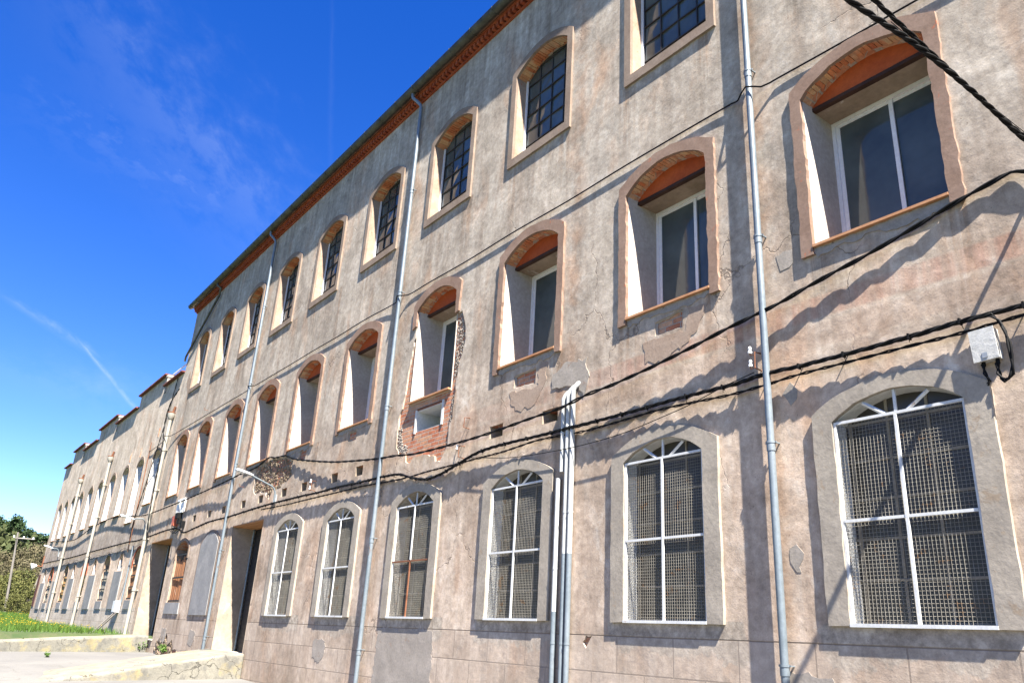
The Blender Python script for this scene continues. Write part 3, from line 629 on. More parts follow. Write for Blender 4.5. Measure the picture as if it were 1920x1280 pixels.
def mid_window(xc, broken=False):
    loc = (xc, 0, 6.37)
    mb = MB(); hw, z0, zs, r = M_OP
    O = arch(xc, *M_OUT); I = arch(xc, hw, 6.25, zs, r)
    if broken: O = [p for p in O]; 
    outl = [(xc - .975, 6.25)] + [(xc - hw, 6.25)] + I[::-1][0:len(I) - 2] + [(xc + hw, 6.25), (xc + .975, 6.25)] + O[2:]
    outl = [(xc - .975, 6.25), (xc - hw, 6.25)] + [p for p in I[::-1] if p[1] > 6.26] + [(xc + hw, 6.25), (xc + .975, 6.25)] + O[2:]
    if broken:
        lo = 7.55
        left = [(xc - .975, lo - .1), (xc - hw - .03, lo), (xc - hw, zs - .02)]
        outl = [(xc - .965, 8.1), (xc - hw, 8.15)] + [p for p in I[::-1] if p[1] > 6.26 and abs(p[0] - xc) > .01 or p[1] > 8.6] + [(xc + hw, 7.98), (xc + .94, 8.02)] + O[2:]
    mb.prism([ccw(rough_poly(outl, 0.011, 0.09, int(-xc * 7)))], -0.045, 0.013)
    w_ = part('window', mb, 'surround_mid', MAIN, loc)
    b = MB()
    ushape(b, xc, hw, 6.333, 8.62, .0135, .74)
    part('reveal', b, 'cream', w_)
    # rough brick arch
    b = MB(); voussoirs(b, xc, hw, zs, r, .001, .165, int(-xc * 13)); part('arch_head', b, 'voussoir', w_)
    b = MB(); mortar_strip(b, xc, hw, zs, r, .0, .13); part('mortar', b, 'arch_brick', w_)
    b = MB(); b.box(xc - hw, xc + hw, .24, .30, 8.505, 8.95); part('lintel', b, 'orange_panel', w_)
    b = MB(); b.box(xc - hw, xc + hw, .225, .305, 8.455, 8.504); part('steel_beam', b, 'beam', w_)
    b = MB(); b.box(xc - hw, xc + hw, .306, .75, 8.46, 8.50); part('soffit', b, 'cream_brown', w_)
    b = MB(); b.box(xc - hw - (0 if not broken else .0), xc + hw, -0.055, .70, 6.335, 6.368); part('sill', b, 'terracotta', w_)
    b = MB(); y0, y1 = .66, .72; x0, x1, z0, z1 = xc - hw, xc + hw, 6.369, 8.459
    b.box(x0, x0 + .05, y0, y1, z0, z1); b.box(x1 - .05, x1, y0, y1, z0, z1)
    b.box(x0 + .05, x1 - .05, y0, y1, z1 - .05, z1); b.box(x0 + .05, x1 - .05, y0, y1, z0, z0 + .05)
    for (a, c, yy) in ((x0 + .052, xc + .03, .675), (xc - .03, x1 - .052, .697)):
        b.box(a, a + .055, yy, yy + .018, z0 + .052, z1 - .052); b.box(c - .055, c, yy, yy + .018, z0 + .052, z1 - .052)
        b.box(a + .055, c - .055, yy, yy + .018, z1 - .10, z1 - .052); b.box(a + .055, c - .055, yy, yy + .018, z0 + .052, z0 + .11)
    part('frame', b, 'alu', w_)
    b = MB()
    for (a, c, yy) in ((x0 + .10, xc - .02, .684), (xc + .02, x1 - .10, .706)): b.box(a, c, yy, yy + .004, z0 + .1, z1 - .09)
    part('pane', b, 'glass', w_)
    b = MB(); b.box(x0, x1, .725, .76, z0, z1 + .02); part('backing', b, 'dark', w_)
    if not broken:
        rr = random.Random(int(-xc * 31)); b = MB()
        P = [(xc - .55 + rr.uniform(-.1, .1), 6.30), (xc + .3 + rr.uniform(-.1, .3), 6.30), (xc + .28 + rr.uniform(-.1, .2), 6.12), (xc + .1, 6.13 - rr.uniform(0, .05)), (xc - .2, 6.10), (xc - .5, 6.18)]
    return w_
def ground_window(xc, rusty=False):
    loc = (xc, 0, 2.0); hw, z0, zs, r = G_OP
    O = arch(xc, *G_OUT); I = arch(xc, hw, 1.97, zs, r)
    outl = [(xc - .965, 1.97), (xc - hw, 1.97)] + [p for p in I[::-1] if p[1] > 1.99] + [(xc + hw, 1.97), (xc + .965, 1.97)] + O[2:]
    mb = MB(); mb.prism([ccw(rough_poly(outl, 0.007, 0.16, int(-xc * 5)))], -0.046, 0.013)
    w_ = part('window', mb, 'cement', MAIN, loc)
    b = MB()
    Oa = arch(xc, hw + .013, 1.987, zs, r + .013); Ia = arch(xc, hw, 2.0, zs, r); b.prism([ccw(Oa), ccw(Ia)], .0135, .32)
    part('reveal', b, 'white_reveal' if not rusty else 'cream', w_)
    # painted steel grille
    b = MB(); y = -.022; zt = 4.105; t = .015
    b.box(xc - hw, xc - hw + 2 * t, y, y + .03, 2.0, zt + t); b.box(xc + hw - 2 * t, xc + hw, y, y + .03, 2.0, zt + t)
    b.box(xc - hw + 2 * t, xc + hw - 2 * t, y - .002, y + .028, zt - t, zt + t)
    b.box(xc - hw, xc + hw, y - .03, y + .03, 1.965, 2.0)
    if not rusty: b.box(xc - hw + 2 * t, xc + hw - 2 * t, y - .004, y + .02, 3.03 - t, 3.03 + t)
    b.box(xc - t, xc + t, y - .008, y + .014, 3.05 if rusty else 2.0, zt - t)
    b.box(xc - t, xc + t, y + .018, y + .038, zt + t, 4.365)
    for s in (-1, 1): b.bar((xc + s * .12, y + .03, zt + .012), (xc + s * .36, y + .03, 4.285), .032)
    part('grille_frame', b, 'white_paint', w_)
    if rusty:
        b = MB(); b.box(xc - hw - .01, xc + hw + .01, y - .004, y + .02, 3.03 - t, 3.03 + t); b.box(xc - t, xc + t, y - .008, y + .014, 2.0, 3.01)
        part('rusty_bar', b, 'rust', w_)
    b = MB(); r_ = .0024; yy = y + .034; rr = random.Random(int(-xc * 3))
    for i in range(1, 36):
        x = xc - hw + 1.43 * i / 36; bow = .002 * math.sin(i * 1.7)
        zz = [2.0 + (zt - 2.0) * k / 6 for k in range(7)]
        b.tube([(x + bow * math.sin(k * 1.3), yy + .003 * math.sin(k * .9 + i * .1), z) for k, z in enumerate(zz)], r_, 4, False, False)
    for i in range(1, 54):
        z = 2.0 + (zt - 2.0) * i / 54
        b.tube([(xc - hw + 1.43 * k / 4, yy + .004 + .003 * math.sin(k * 1.1 + i * .15), z + .0012 * math.sin(k * 2 + i)) for k in range(5)], r_ * 1.1, 4, False, False)
    part('wire_mesh', b, 'wire', w_)
    b = MB(); fy = .22
    for k in range(4): x = xc - .66 + 1.32 * k / 3; b.box(x - .016, x + .016, fy, fy + .03, 2.0, 4.35)
    for k in range(6): z = 2.02 + 2.1 * k / 5; b.box(xc - hw, xc + hw, fy - .004, fy + .026, z - .014, z + .014)
    part('frame', b, 'old_steel', w_)
    b = MB(); b.box(xc - hw, xc + hw, fy + .010, fy + .016, 2.0, 4.4); part('pane', b, 'glass_dusty', w_)
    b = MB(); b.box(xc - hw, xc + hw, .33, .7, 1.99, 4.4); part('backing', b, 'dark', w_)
    return w_
tw = top_window(topc[0])
for c, s_ in zip(topc[1:], tscl[1:]): copy_part(tw, MAIN, (c, 0, 10.88), s_)
for i, (c, s_) in enumerate(zip(cols, scl)):
    if i < 6: mw = mid_window(c, i == 4)
    else: copy_part(mw, MAIN, (c, 0, 6.37), s_)
for i, c in enumerate(gcol):
    gw = ground_window(c, i == 4)
# exposed niche below the broken window
b = MB()
for (a, c, z0, z1) in ((-14.45, -14.44, 5.67, 6.13), (-13.43, -13.42, 5.67, 6.13)): b.box(a, c, .037, .7, z0, z1)
b.box(-14.44, -13.43, .037, .7, 5.66, 5.672); b.box(-14.44, -13.43, .037, .7, 6.12, 6.13); b.box(-14.44, -13.43, .68, .7, 5.68, 6.12)
b.box(-14.49, -14.44, .012, .036, 5.64, 6.15); b.box(-13.43, -13.37, .012, .036, 5.66, 6.17)
part('niche', b, 'white_reveal', MAIN)
b = MB(); b.box(-14.46, -13.4, .03, .5, 6.145, 6.185); part('niche_lintel', b, 'rust', MAIN)
# beam pockets: lined square holes
for i, x in enumerate(HX):
    hw = 0.19 if i > 1 else 0.21
    b = MB(); b.box(x - hw - .004, x - hw + .012, .002, .5, 5.05, 5.29); b.box(x + hw - .012, x + hw + .004, .002, .5, 5.05, 5.29); b.box(x - hw, x + hw, .002, .5, 5.045, 5.06)
    part('beam_pocket', b, 'cream_brown', MAIN, (x, 0, 5.05))
# rubble showing through the broken plaster
def rubble(P, n, seed, lo=.05, hi=.13, y=0.03):
    rr = random.Random(seed); mb = MB(); xs_ = [p[0] for p in P]; zs_ = [p[1] for p in P]
    def inside(x, z):
        r = False; j = len(P) - 1
        for i in range(len(P)):
            if (P[i][1] > z) != (P[j][1] > z) and x < (P[j][0] - P[i][0]) * (z - P[i][1]) / (P[j][1] - P[i][1]) + P[i][0]: r = not r
            j = i
        return r
    c = 0
    while c < n:
        x, z = rr.uniform(min(xs_), max(xs_)), rr.uniform(min(zs_), max(zs_))
        if not inside(x, z): continue
        c += 1; s = rr.uniform(lo, hi); bm = bmesh.new(); bmesh.ops.create_icosphere(bm, subdivisions=1, radius=s)
        vs = []
        for v in bm.verts:
            k = 1 + .35 * noise.noise(v.co * 9 + Vector((x * 7, z * 5, c))); vs.append((x + v.co.x * k * rr.uniform(.9, 1.1), y + v.co.y * .45 * k + rr.uniform(-.004, .004), z + v.co.z * .75 * k))
        mb.add(vs, [tuple(v.index for v in f.verts) for f in bm.faces]); bm.free()
    return mb
part('rubble', rubble(STONE, 520, 1, .02, .07), 'rubble', MAIN)['kind'] = 'stuff'
part('rubble', rubble(patches[7], 150, 2, .04, .12), 'rubble', MAIN)['kind'] = 'stuff'
#part('rubble', rubble(patches[8], 50, 3, .03, .08), 'rubble', MAIN)['kind'] = 'stuff'
#part('rubble', rubble(patches[9], 60, 4, .03, .08), 'rubble', MAIN)['kind'] = 'stuff'
edge = [(-12.95, 6.6), (-12.86, 6.9), (-12.74, 7.3), (-12.78, 7.7), (-12.95, 7.95), (-13.08, 7.95), (-13.08, 6.6)]
part('rubble', rubble(edge, 260, 5, .010, .030, .028), 'cement_patch', MAIN)['kind'] = 'stuff'
edge2 = [(-15.2, 5.8), (-15.17, 5.42), (-15.0, 5.3), (-14.74, 5.24), (-14.7, 5.4), (-14.95, 5.5), (-15.08, 6.0)]
part('rubble', rubble(edge2, 150, 6, .010, .034, .028), 'cement_patch', MAIN)['kind'] = 'stuff'
edge3 = [(-13.16, 5.2), (-13.08, 5.2), (-13.06, 5.6), (-12.97, 5.9), (-12.95, 6.2), (-13.06, 6.2), (-13.1, 5.8)]
part('rubble', rubble(edge3, 110, 8, .010, .028, .028), 'cement_patch', MAIN)['kind'] = 'stuff'
# a rough undercoat showing as a second, more ragged edge inside the breaks
def undercoat(P, seed, k0=1.03, k1=.90, amp=.03):
    cx = sum(p[0] for p in P) / len(P); cz = sum(p[1] for p in P) / len(P)
    O = [(cx + (p[0] - cx) * k0, cz + (p[1] - cz) * k0) for p in P]; rr = random.Random(seed)
    I = [(cx + (p[0] - cx) * (k1 + rr.uniform(-amp, amp)), cz + (p[1] - cz) * (k1 + rr.uniform(-amp, amp))) for p in P]
    mb = MB(); n = len(P); mb.add([(p[0], .012, p[1]) for p in O] + [(p[0], .020 + rr.uniform(-.004, .004), p[1]) for p in I] + [(p[0], .034, p[1]) for p in I],
        [(i, (i + 1) % n, n + (i + 1) % n, n + i) for i in range(n)] + [(n + i, n + (i + 1) % n, 2 * n + (i + 1) % n, 2 * n + i) for i in range(n)])
    part('undercoat', mb, 'cement_patch', MAIN)
undercoat(patches[0], 1, 1.02, .93, .025)
for k in (1, 2, 3, 4, 5): undercoat(patches[k], k + 1, 1.08, .86, .04)
undercoat(patches[7], 9, 1.02, .92, .03)
# thin cement repairs laid on the plaster
def patch(P, mat, t, seed, name='cement_patch'):
    mb = MB(); mb.prism([ccw(rough_poly(P, .035, .07, seed))], -t, 0.002); part(name, mb, mat, MAIN)
patch([(-15.1, 1.76), (-15.14, 0.5), (-12.95, 0.5), (-13.0, 1.76), (-13.5, 1.80), (-14.1, 1.70), (-14.6, 1.80)], 'cement_patch', .003, 1)
patch([(-5.47, 4.62), (-5.38, 4.44), (-5.26, 4.5), (-5.24, 4.64), (-5.36, 4.7)], 'cement_patch', .0045, 7)
patch([(-5.42, 6.40), (-5.36, 6.22), (-5.22, 6.25), (-5.18, 6.42), (-5.3, 6.48)], 'cement_patch', .0045, 8)
patch([(-5.52, 2.80), (-5.48, 2.56), (-5.40, 2.52), (-5.36, 2.75), (-5.42, 2.86)], 'cement_patch', .0045, 9)
patch([(-7.8, 5.88), (-7.75, 5.55), (-7.35, 5.5), (-6.8, 5.75), (-6.55, 6.15), (-6.92, 6.2), (-6.95, 5.86)], 'tan_patch', .005, 10)
patch([(-11.1, 5.80), (-11.05, 5.6), (-10.8, 5.42), (-10.3, 5.46), (-10.08, 5.8), (-10.05, 6.15), (-10.27, 6.15), (-10.28, 5.77)], 'tan_patch', .005, 11)
patch([(-9.9, 5.62), (-9.85, 5.85), (-9.5, 6.0), (-9.05, 5.95), (-8.95, 5.6), (-9.1, 5.3), (-9.22, 5.55)], 'cement_patch', .012, 12)
patch([(-36.0 + 1.2, 11.3), (-34.2, 10.6), (-33.0, 10.45), (-32.6, 10.62), (-33.6, 10.6), (-34.6, 11.9)], 'tan_patch', .004, 13)
for i, x in enumerate([-27.4, -30.7, -18.3 + .5, -5.6 + .2]):
    patch([(x - .3, 1.5), (x - .32, 1.1), (x + .1, 1.02), (x + .35, 1.2), (x + .3, 1.48)], 'cement_patch', .005, 20 + i)
for i, (c, k) in enumerate(zip(cols[:8], scl)):
    if i == 4: continue
    rr = random.Random(i + 40); patch([(c - .84, 6.328), (c - .80, 6.22 - rr.uniform(0, .05)), (c - .45, 6.26 - rr.uniform(0, .04)), (c, 6.24 - rr.uniform(0, .05)), (c + .5, 6.22 - rr.uniform(0, .05)), (c + .84, 6.26), (c + .86, 6.328)], 'cement_patch', .012, 60 + i)
# blank arch, boarded arch
b = MB(); O = arch(-27.22, .90, 1.95, 4.14, .37); b.prism([O], -.035, .005); part('blocked_arch', b, 'panel', MAIN, (-27.2, 0, 1.95))
b = MB(); ring(b, arch(-27.22, 1.02, 1.95, 4.18, .42), arch(-27.22, .905, 1.96, 4.14, .375), -.02, .004); part('arch_trim', b, 'surround', MAIN, (-27.2, 0, 1.95))
def boarded(parent, xc, hw, z0, zs, r, mat, bars=2, depth=.22, trim='surround', open_top=.12, nb=6, seed=1):
    rr = random.Random(seed); loc = (xc, 0, z0); mb = MB(); t = .12
    O = arch(xc, hw + t, z0, zs + .03, r + t * .7); I = arch(xc, hw, z0, zs, r)
    outl = [(xc - hw - t, zs - .35), (xc - hw, zs - .35)] + [p for p in I[::-1] if p[1] > z0 + .01] + [(xc + hw, zs - .35), (xc + hw + t, zs - .35)] + O[2:]
    mb.prism([ccw(outl)], -.022, .010); w_ = part('window', mb, trim, parent, loc)
    b = MB()
    ushape(b, xc, hw, z0, zs, .011, .6, .012, 1)
    part('reveal', b, 'salmon', w_)
    b = MB(); ww = (2 * hw - .03) / nb
    for k in range(nb):
        x = xc - hw + .015 + k * ww; zt = zs - open_top + rr.uniform(-.08, .10); y = depth + rr.uniform(-.012, .012)
        b.box(x + .004, x + ww - .004, y, y + .02, z0 + .02 + rr.uniform(0, .03), zt)
    part('boards', b, mat, w_)
    b = MB()
    for k in range(bars + 1):
        z = z0 + .05 + (zs - z0 - .25) * k / bars; b.box(xc - hw + .015, xc + hw - .015, depth - .045, depth - .015, z - .028, z + .022)
    part('bar', b, 'dark_steel', w_)
    b = MB(); b.box(xc - hw - .02, xc + hw + .02, .58, .66, z0, zs + r); part('backing', b, 'dark', w_)
    return w_
boarded(MAIN, -30.35, .745, 2.36, 4.17, .26, 'shutter_rust', 2, .07, 'surround', .35, 7, 3)
b = MB(); b.prism([ccw(rough_poly([(-31.2, 1.98), (-29.42, 1.97), (-29.45, 2.34), (-31.15, 2.34)], .004, .3, 1))], -.03, .003); part('apron_panel', b, 'panel', MAIN, (-30.3, 0, 2))
# deep splayed doorways
def doorway(a, b_, z0, z1, side):
    loc = ((a + b_) / 2, 0, z0); zf = z0
    mb = MB(); ushape(mb, (a + b_) / 2, (b_ - a) / 2, zf, z1 - .03, -.004, .74, .014, 1)
    d = part('doorway', mb, 'cream_brown', MAIN, loc)
    mb = MB(); k = 0; y = .0
    while y < .62: mb.box(a + .002, b_ - .002, y, y + .145, z1 - .028 - (k % 2) * .004, z1 - .002); y += .15; k += 1
    part('soffit', mb, 'wood_soffit', d)
    mb = MB(); mb.box(a + .016, b_ - .016, -.05, .7, zf + .016, zf + .04); part('step', mb, 'concrete', d)
    mb = MB(); mb.box(a + .016, b_ - .016, .735, .755, zf + .02, z1 - .035)
    n = 26
    for k in range(n): z = zf + .05 + k * (z1 - zf - .12) / n; mb.box(a + .02, b_ - .02, .722, .734, z, z + .075)
    part('door', mb, 'dark_steel' if side == 0 else 'shutter_dark', d)
    mb = MB(); mb.tube([(a + .07, .66, zf + .04), (a + .07, .66, z1 - .04)], .032, 8); part('post', mb, 'pipe', d)
core_cut = None
for i, (a, b_, z0, z1) in enumerate(DOORS): doorway(a, b_, z0, z1, i)

# ---- downpipes
def downpipe(x, ztop, zbot, parent, mat='pipe', r=.045, off=.10, swan=True, collars=()):
    y = -off; pts = []
    if swan: pts = [(x - .22, -.27, 15.02), (x - .22, -.27, 14.92), (x - .20, -.26, 14.86), (x - .10, -.19, 14.74), (x - .02, y - .02, 14.62), (x, y, 14.52)]
    else: pts = [(x, y, ztop)]
    pts.append((x, y, zbot)); mb = MB()
    # straight run split so collars sit on it
    mb.tube(pts, r, 12); o = part('downpipe', mb, mat, parent, (x, y, zbot))
    for z in collars:
        c = MB()
        c.tube([(x, y, z - .045), (x, y, z + .045)], r * 1.16, 12); c.tube([(x, y, z + .045), (x, y, z + .07)], [r * 1.3, r * 1.3], 12)
        c.box(x - r * 1.7, x + r * 1.7, y + .0, y + .012, z + .048, z + .066); c.box(x + r * .9, x + r * 1.3, y, 0.0, z + .05, z + .064)
        part('bracket', c, mat, o, (x, y, z))
    return o
downpipe(-5.62, 15, -.4, MAIN, collars=(1.5, 3.95, 6.7, 9.35, 12.0))
downpipe(-15.62, 15, .3, MAIN, collars=(1.3, 3.5, 6.4, 9.2, 12.0)); downpipe(-25.72, 15, .95, MAIN, collars=(1.3, 3.8, 6.5, 9.2, 12.0))
mb = MB(); mb.tube([(-31.9, -.27, 15.06), (-31.9, -.27, 14.9), (-31.75, -.15, 14.75), (-32.0, -.09, 14.55), (-35.55, -.09, 12.72), (-35.62, -.09, 12.5)], .045, 10); part('downpipe', mb, 'gutter', MAIN, (-35.5, -.1, 12.5))
def conduit(x, z0, z1, mat, y=-.055, r=.042, bend=True):
    mb = MB(); pts = [(x, y, z0), (x, y, z1)]
    if bend: pts += [(x + .03, y + .01, z1 + .05), (x + .06, y + .04, z1 + .10), (x + .07, .02, z1 + .12)]
    mb.tube(pts, r, 10); z = z0 + .6
    while z < z1 - .3: mb.tube([(x, y, z), (x, y, z + .03)], r * 1.12, 10); z += 1.35
    part('conduit', mb, mat, MAIN, (x, y, z0))
conduit(-9.50, 4.17, 5.36, 'pipe_white'); conduit(-9.58, 2.1, 4.08, 'pipe_white', bend=False); conduit(-9.58, -.3, 2.098, 'pipe', bend=False)
conduit(-9.38, 2.92, 5.42, 'pipe_white'); conduit(-9.38, -.3, 2.918, 'pipe', bend=False)
conduit(-9.27, 2.92, 5.46, 'pipe_white'); conduit(-9.27, -.3, 2.918, 'pipe', bend=False)

# ------------------------------------------------------------------ lower wing
WR, WLX = -35.53, -64.6
WING = thing('factory_wing', 'long two storey factory wing with stepped parapet beyond the tall block', 'building', (-50, 0, 1))
def zu(x): return 6.43 + (x + 37) * 0.0015
upc = [-37.45, -40.35, -43.30, -46.22, -49.32, -52.10, -54.95, -57.60, -60.10, -62.50]
U_OP = lambda i: (0.66 if i < 6 else .60, 6.43 if i != 1 else 5.85, 8.55, .27)
tall = [-36.95, -42.80, -48.25, -53.85, -59.20, -64.15 + .05]; small = [-39.95, -45.70, -51.45, -56.85, -61.85]
wh = []
for i, c in enumerate(upc): hw, z0, zs, r = U_OP(i); wh.append(arch(c, hw, z0, zs, r))
for c in tall[:5]: wh.append(arch(c, .62, 2.5, 4.12, .42))
for c in small: wh.append(arch(c, .30, 3.75, 4.22, .26))
steps = [(WR, -38.6, 12.0), (-38.6, -43.75, 12.58), (-43.75, -48.6, 11.98), (-48.6, -53.7, 12.5), (-53.7, -58.1, 11.9), (-58.1, -62.1, 12.4), (-62.1, WLX, 11.6)]
outl = [(WLX, -1), (WR, -1)]
for a, b_, z in steps: outl += [(a, z), (b_, z)]
mb = MB(); mb.prism([ccw(outl)] + [ccw(h) for h in wh], 0.0, .62); part('wall', mb, 'plaster_wing', WING)
mb = MB(); mb.box(WLX, WR, .622, 12, -1, 11.4); part('inner_wall', mb, 'plaster_wing', WING)
cp = MB()
for a, b_, z in steps:
    cp.box(b_ - .04, a + .02, -.14, .66, z + .001, z + .07)
    n = int((a - b_) / .25)
    for k in range(n): x = b_ + (a - b_) * (k + .5) / n; cp.box(x - .11, x + .11, -.165, -.14, z + .012, z + .06)
part('coping', cp, 'darkred_tile', WING)
for x, z in ((-38.6, 12.58), (-48.6, 12.5), (-58.1, 12.4)):
    pr = MB(); pr.box(x, x + .16, -.05, .55, z - .9, z); pr.box(x - .02, x + .19, -.09, .6, z - .13, z - .04)
    part('pilaster', pr, 'pipe_cream', WING, (x, 0, z - .9))
fl = MB(); fl.box(-38.7, -35.2, .2, .24, 12.66, 12.72); part('flashing', fl, 'alu', WING)
for i, c in enumerate(upc):
    hw, z0, zs, r = U_OP(i); loc = (c, 0, z0)
    b = MB(); t = .10; O = arch(c, hw + t, z0, zs + .03, r + t); I = arch(c, hw - .002, z0, zs, r)
    b.prism([ccw([(c - hw - t, z0 + .4), (c - hw, z0 + .4)] + [p for p in I[::-1] if p[1] > z0 + .41] + [(c + hw, z0), (c + hw + t, z0)] + O[2:])], -.02, .004)
    w_ = part('window', b, 'surround', WING, loc)
    b = MB(); ushape(b, c, hw, z0, zs, .005, .24, .012, 1); part('reveal', b, 'white_reveal', w_)
    b = MB(); b.box(c - hw - .03, c + hw + .03, -.07, -.001, z0 - .03, z0 + .004); part('sill', b, 'terracotta', w_)
    b = MB(); fy = .17
    b.box(c - hw + .014, c - hw + .07, fy, fy + .05, z0, zs + .1); b.box(c + hw - .07, c + hw - .014, fy, fy + .05, z0, zs + .1); b.box(c - .02, c + .02, fy, fy + .05, z0, zs + .2)
    b.box(c - hw + .07, c + hw - .07, fy + .002, fy + .048, zs - .25, zs - .20); part('frame', b, 'alu', w_)
    b = MB(); b.box(c - hw + .01, c + hw - .01, fy + .02, fy + .03, z0, zs + r); part('pane', b, 'glass_pale', w_)
for i, c in enumerate(tall[:5]):
    boarded(WING, c, .62, 2.5, 4.12, .42, ['shutter_rust', 'shutter_grey', 'shutter_ochre', 'shutter_ochre', 'shutter_grey'][i], 3, .055, 'eave_brick' if i % 2 == 0 else 'surround', .25, 5, i)
mb = MB(); mb.box(-64.55, -63.7, -.03, .0, 2.3, 4.3); part('shutter', mb, 'shutter_dark', WING)
for i, c in enumerate(small):
    b = MB(); O = arch(c, .42, 3.72, 4.26, .34); I = arch(c, .30, 3.75, 4.22, .26)
    b.prism([ccw([(c - .42, 3.95), (c - .30, 3.95)] + [p for p in I[::-1] if p[1] > 3.96] + [(c + .30, 3.95), (c + .42, 3.95)] + O[2:])], -.025, .004)
    w_ = part('window', b, 'surround', WING, (c, 0, 3.75))
    b = MB(); ushape(b, c, .30, 3.75, 4.22, .005, .2, .012, 1); part('reveal', b, 'white_reveal', w_)
    b = MB(); b.box(c - .3, c + .3, .13, .2, 3.76, 4.5); part('backing', b, 'dark', w_)
    b = MB(); b.prism([[(c - .78, 2.12), (c + .78, 2.12), (c + .78, 3.70), (c - .78, 3.72)]], -.045, -.001); part('panel', b, 'panel', WING, (c, 0, 2.1))
for c in tall[:5]:
    b = MB(); b.box(c - .66, c + .66, -.035, -.001, 2.12, 2.47); part('panel', b, 'panel', WING, (c, 0, 2.1))
for x, zt, zb in ((-35.78, 10.0, .9), (-47.62, 9.82, .8), (-55.85, 9.62, 1.1)):
    y = -.13; mb = MB(); mb.tube([(x, y, zt), (x, y, zb)], .070, 12); o = part('downpipe', mb, 'pipe_cream', WING, (x, y, zb))
    for z in (zb + 1.9, zb + 3.9, zb + 5.9, zb + 7.6): c = MB(); c.tube([(x, y, z), (x, y, z + .14)], .088, 12); c.box(x - .12, x + .12, -.06, 0, z + .02, z + .06); part('collar', c, 'pipe_cream', o, (x, y, z))
    c = MB(); c.tube([(x, y, zt - .12), (x, y, zt + .02), (x, y, zt + .16)], [.09, .16, .16], 12)
    part('hopper', c, 'pipe_cream', o, (x, y, zt))
    c = MB(); c.tube([(x, y, zt + .16), (x, y, zt + .2)], .17, 12); c.tube([(x + .02, -.1, zt + .15), (x + .1, -.05, zt + .45)], .05, 8); part('outlet', c, 'rust', o)
c = MB(); c.tube([(-37.95, -.05, 2.4), (-37.95, -.05, 4.7)], .035, 8); part('conduit', c, 'pipe', WING, (-38, 0, 2.4))
c = MB(); c.tube([(-38.9, -.04, 4.5), (-38.9, -.04, 9.4)], .018, 8); part('conduit', c, 'rust', WING, (-38.9, 0, 4.5))
o = part('meter_box', (lambda m: (m.box(-38.75, -38.25, -.2, 0, 2.0, 2.45), m)[1])(MB()), 'alu', WING, (-38.5, 0, 2.0))
for i, (x, z) in enumerate(((-40.9, 9.0), (-43.0, 9.05), (-38.0, 9.5))):
    b = MB(); b.prism([ccw(rough_poly([(x - .08, z), (x + .08, z), (x + .06, z + .45), (x - .06, z + .4)], .02, .1, i))], -.01, .001); part('damage', b, 'arch_brick', WING)

# ------------------------------------------------------------------ concrete ramps in front of the doors
def ramp_solid(name, label, x0, x1, prof, cat, th=None):
    """prof: (y, top z) away from the wall; rounded edges"""
    bm = bmesh.new(); rows = []
    for y, z in prof:
        gz = -1.2; row = []
        nx = max(2, int((x1 - x0) / .3))
        for k in range(nx + 1):
            x = x0 + (x1 - x0) * k / nx; row.append(bm.verts.new((x, y, z + .018 * noise.noise(Vector((x, y, 3))))))
        rows.append(row)
    for i in range(len(rows) - 1):
        for k in range(len(rows[0]) - 1): bm.faces.new((rows[i][k], rows[i][k + 1], rows[i + 1][k + 1], rows[i + 1][k]))
    g = bmesh.ops.extrude_face_region(bm, geom=bm.faces[:]); vs = [e for e in g['geom'] if isinstance(e, bmesh.types.BMVert)]
    for v in vs: v.co.z = -1.2
    bmesh.ops.recalc_face_normals(bm, faces=bm.faces)
    me = bpy.data.meshes.new(name); bm.to_mesh(me); bm.free(); me.materials.append(M['ramp'])
    o = bpy.data.objects.new(name, me); C.objects.link(o); WL[o] = Vector((0, 0, 0))
    bv = o.modifiers.new('b', 'BEVEL'); bv.width = .07; bv.segments = 4; bv.limit_method = 'ANGLE'; bv.angle_limit = math.radians(50)
    tag(o, label, cat); return o
def steps_(y0, z0, y1, z1, n): return [(y0 + (y1 - y0) * k / n, z0 + (z1 - z0) * k / n) for k in range(n + 1)]
ramp_solid('ramp', 'wide lichen stained concrete ramp sloping down from the nearer doorway', -25.35, -22.35, [(-.008, 1.03)] + steps_(-.45, .98, -4.6, .26, 14) + [(-5.6, .10), (-6.4, -.05)], 'ramp')
ramp_solid('parapet', 'low rounded concrete wall sloping away from the farther doorway', -34.1, -32.45, [(-.008, 1.22)] + steps_(-.5, 1.19, -14, -.0 + .05, 26), 'low wall')
mb = MB(); pts = [(-22.335, -1.5 - .1 * k, .62 - .035 * k + .03 * math.sin(k * 2.1)) for k in range(14)]
# ------------------------------------------------------------------ cables
def px_path(L, y=-.08):
    out = []
    for k, p in enumerate(L):
        yy = y if len(p) == 2 else p[2]; q = world(p[0], p[1], yy); out.append(q)
    return out
def catmull(P, step=.12):
    P = [Vector(p) for p in P]; out = []
    for i in range(len(P) - 1):
        a, b, c, d = P[max(i - 1, 0)], P[i], P[i + 1], P[min(i + 2, len(P) - 1)]
        n = max(2, int((c - b).length / step))
        for k in range(n):
            t = k / n
            # centripetal-like: plain Hermite with tangents limited to the segment's length
            m0 = (c - a) * .5; m1 = (d - b) * .5; L = (c - b).length
            if m0.length > L: m0 = m0.normalized() * L
            if m1.length > L: m1 = m1.normalized() * L
            h = t * t; g = h * t
            out.append(b * (2 * g - 3 * h + 1) + m0 * (g - 2 * h + t) + c * (-2 * g + 3 * h) + m1 * (g - h))
    out.append(P[-1]); return out
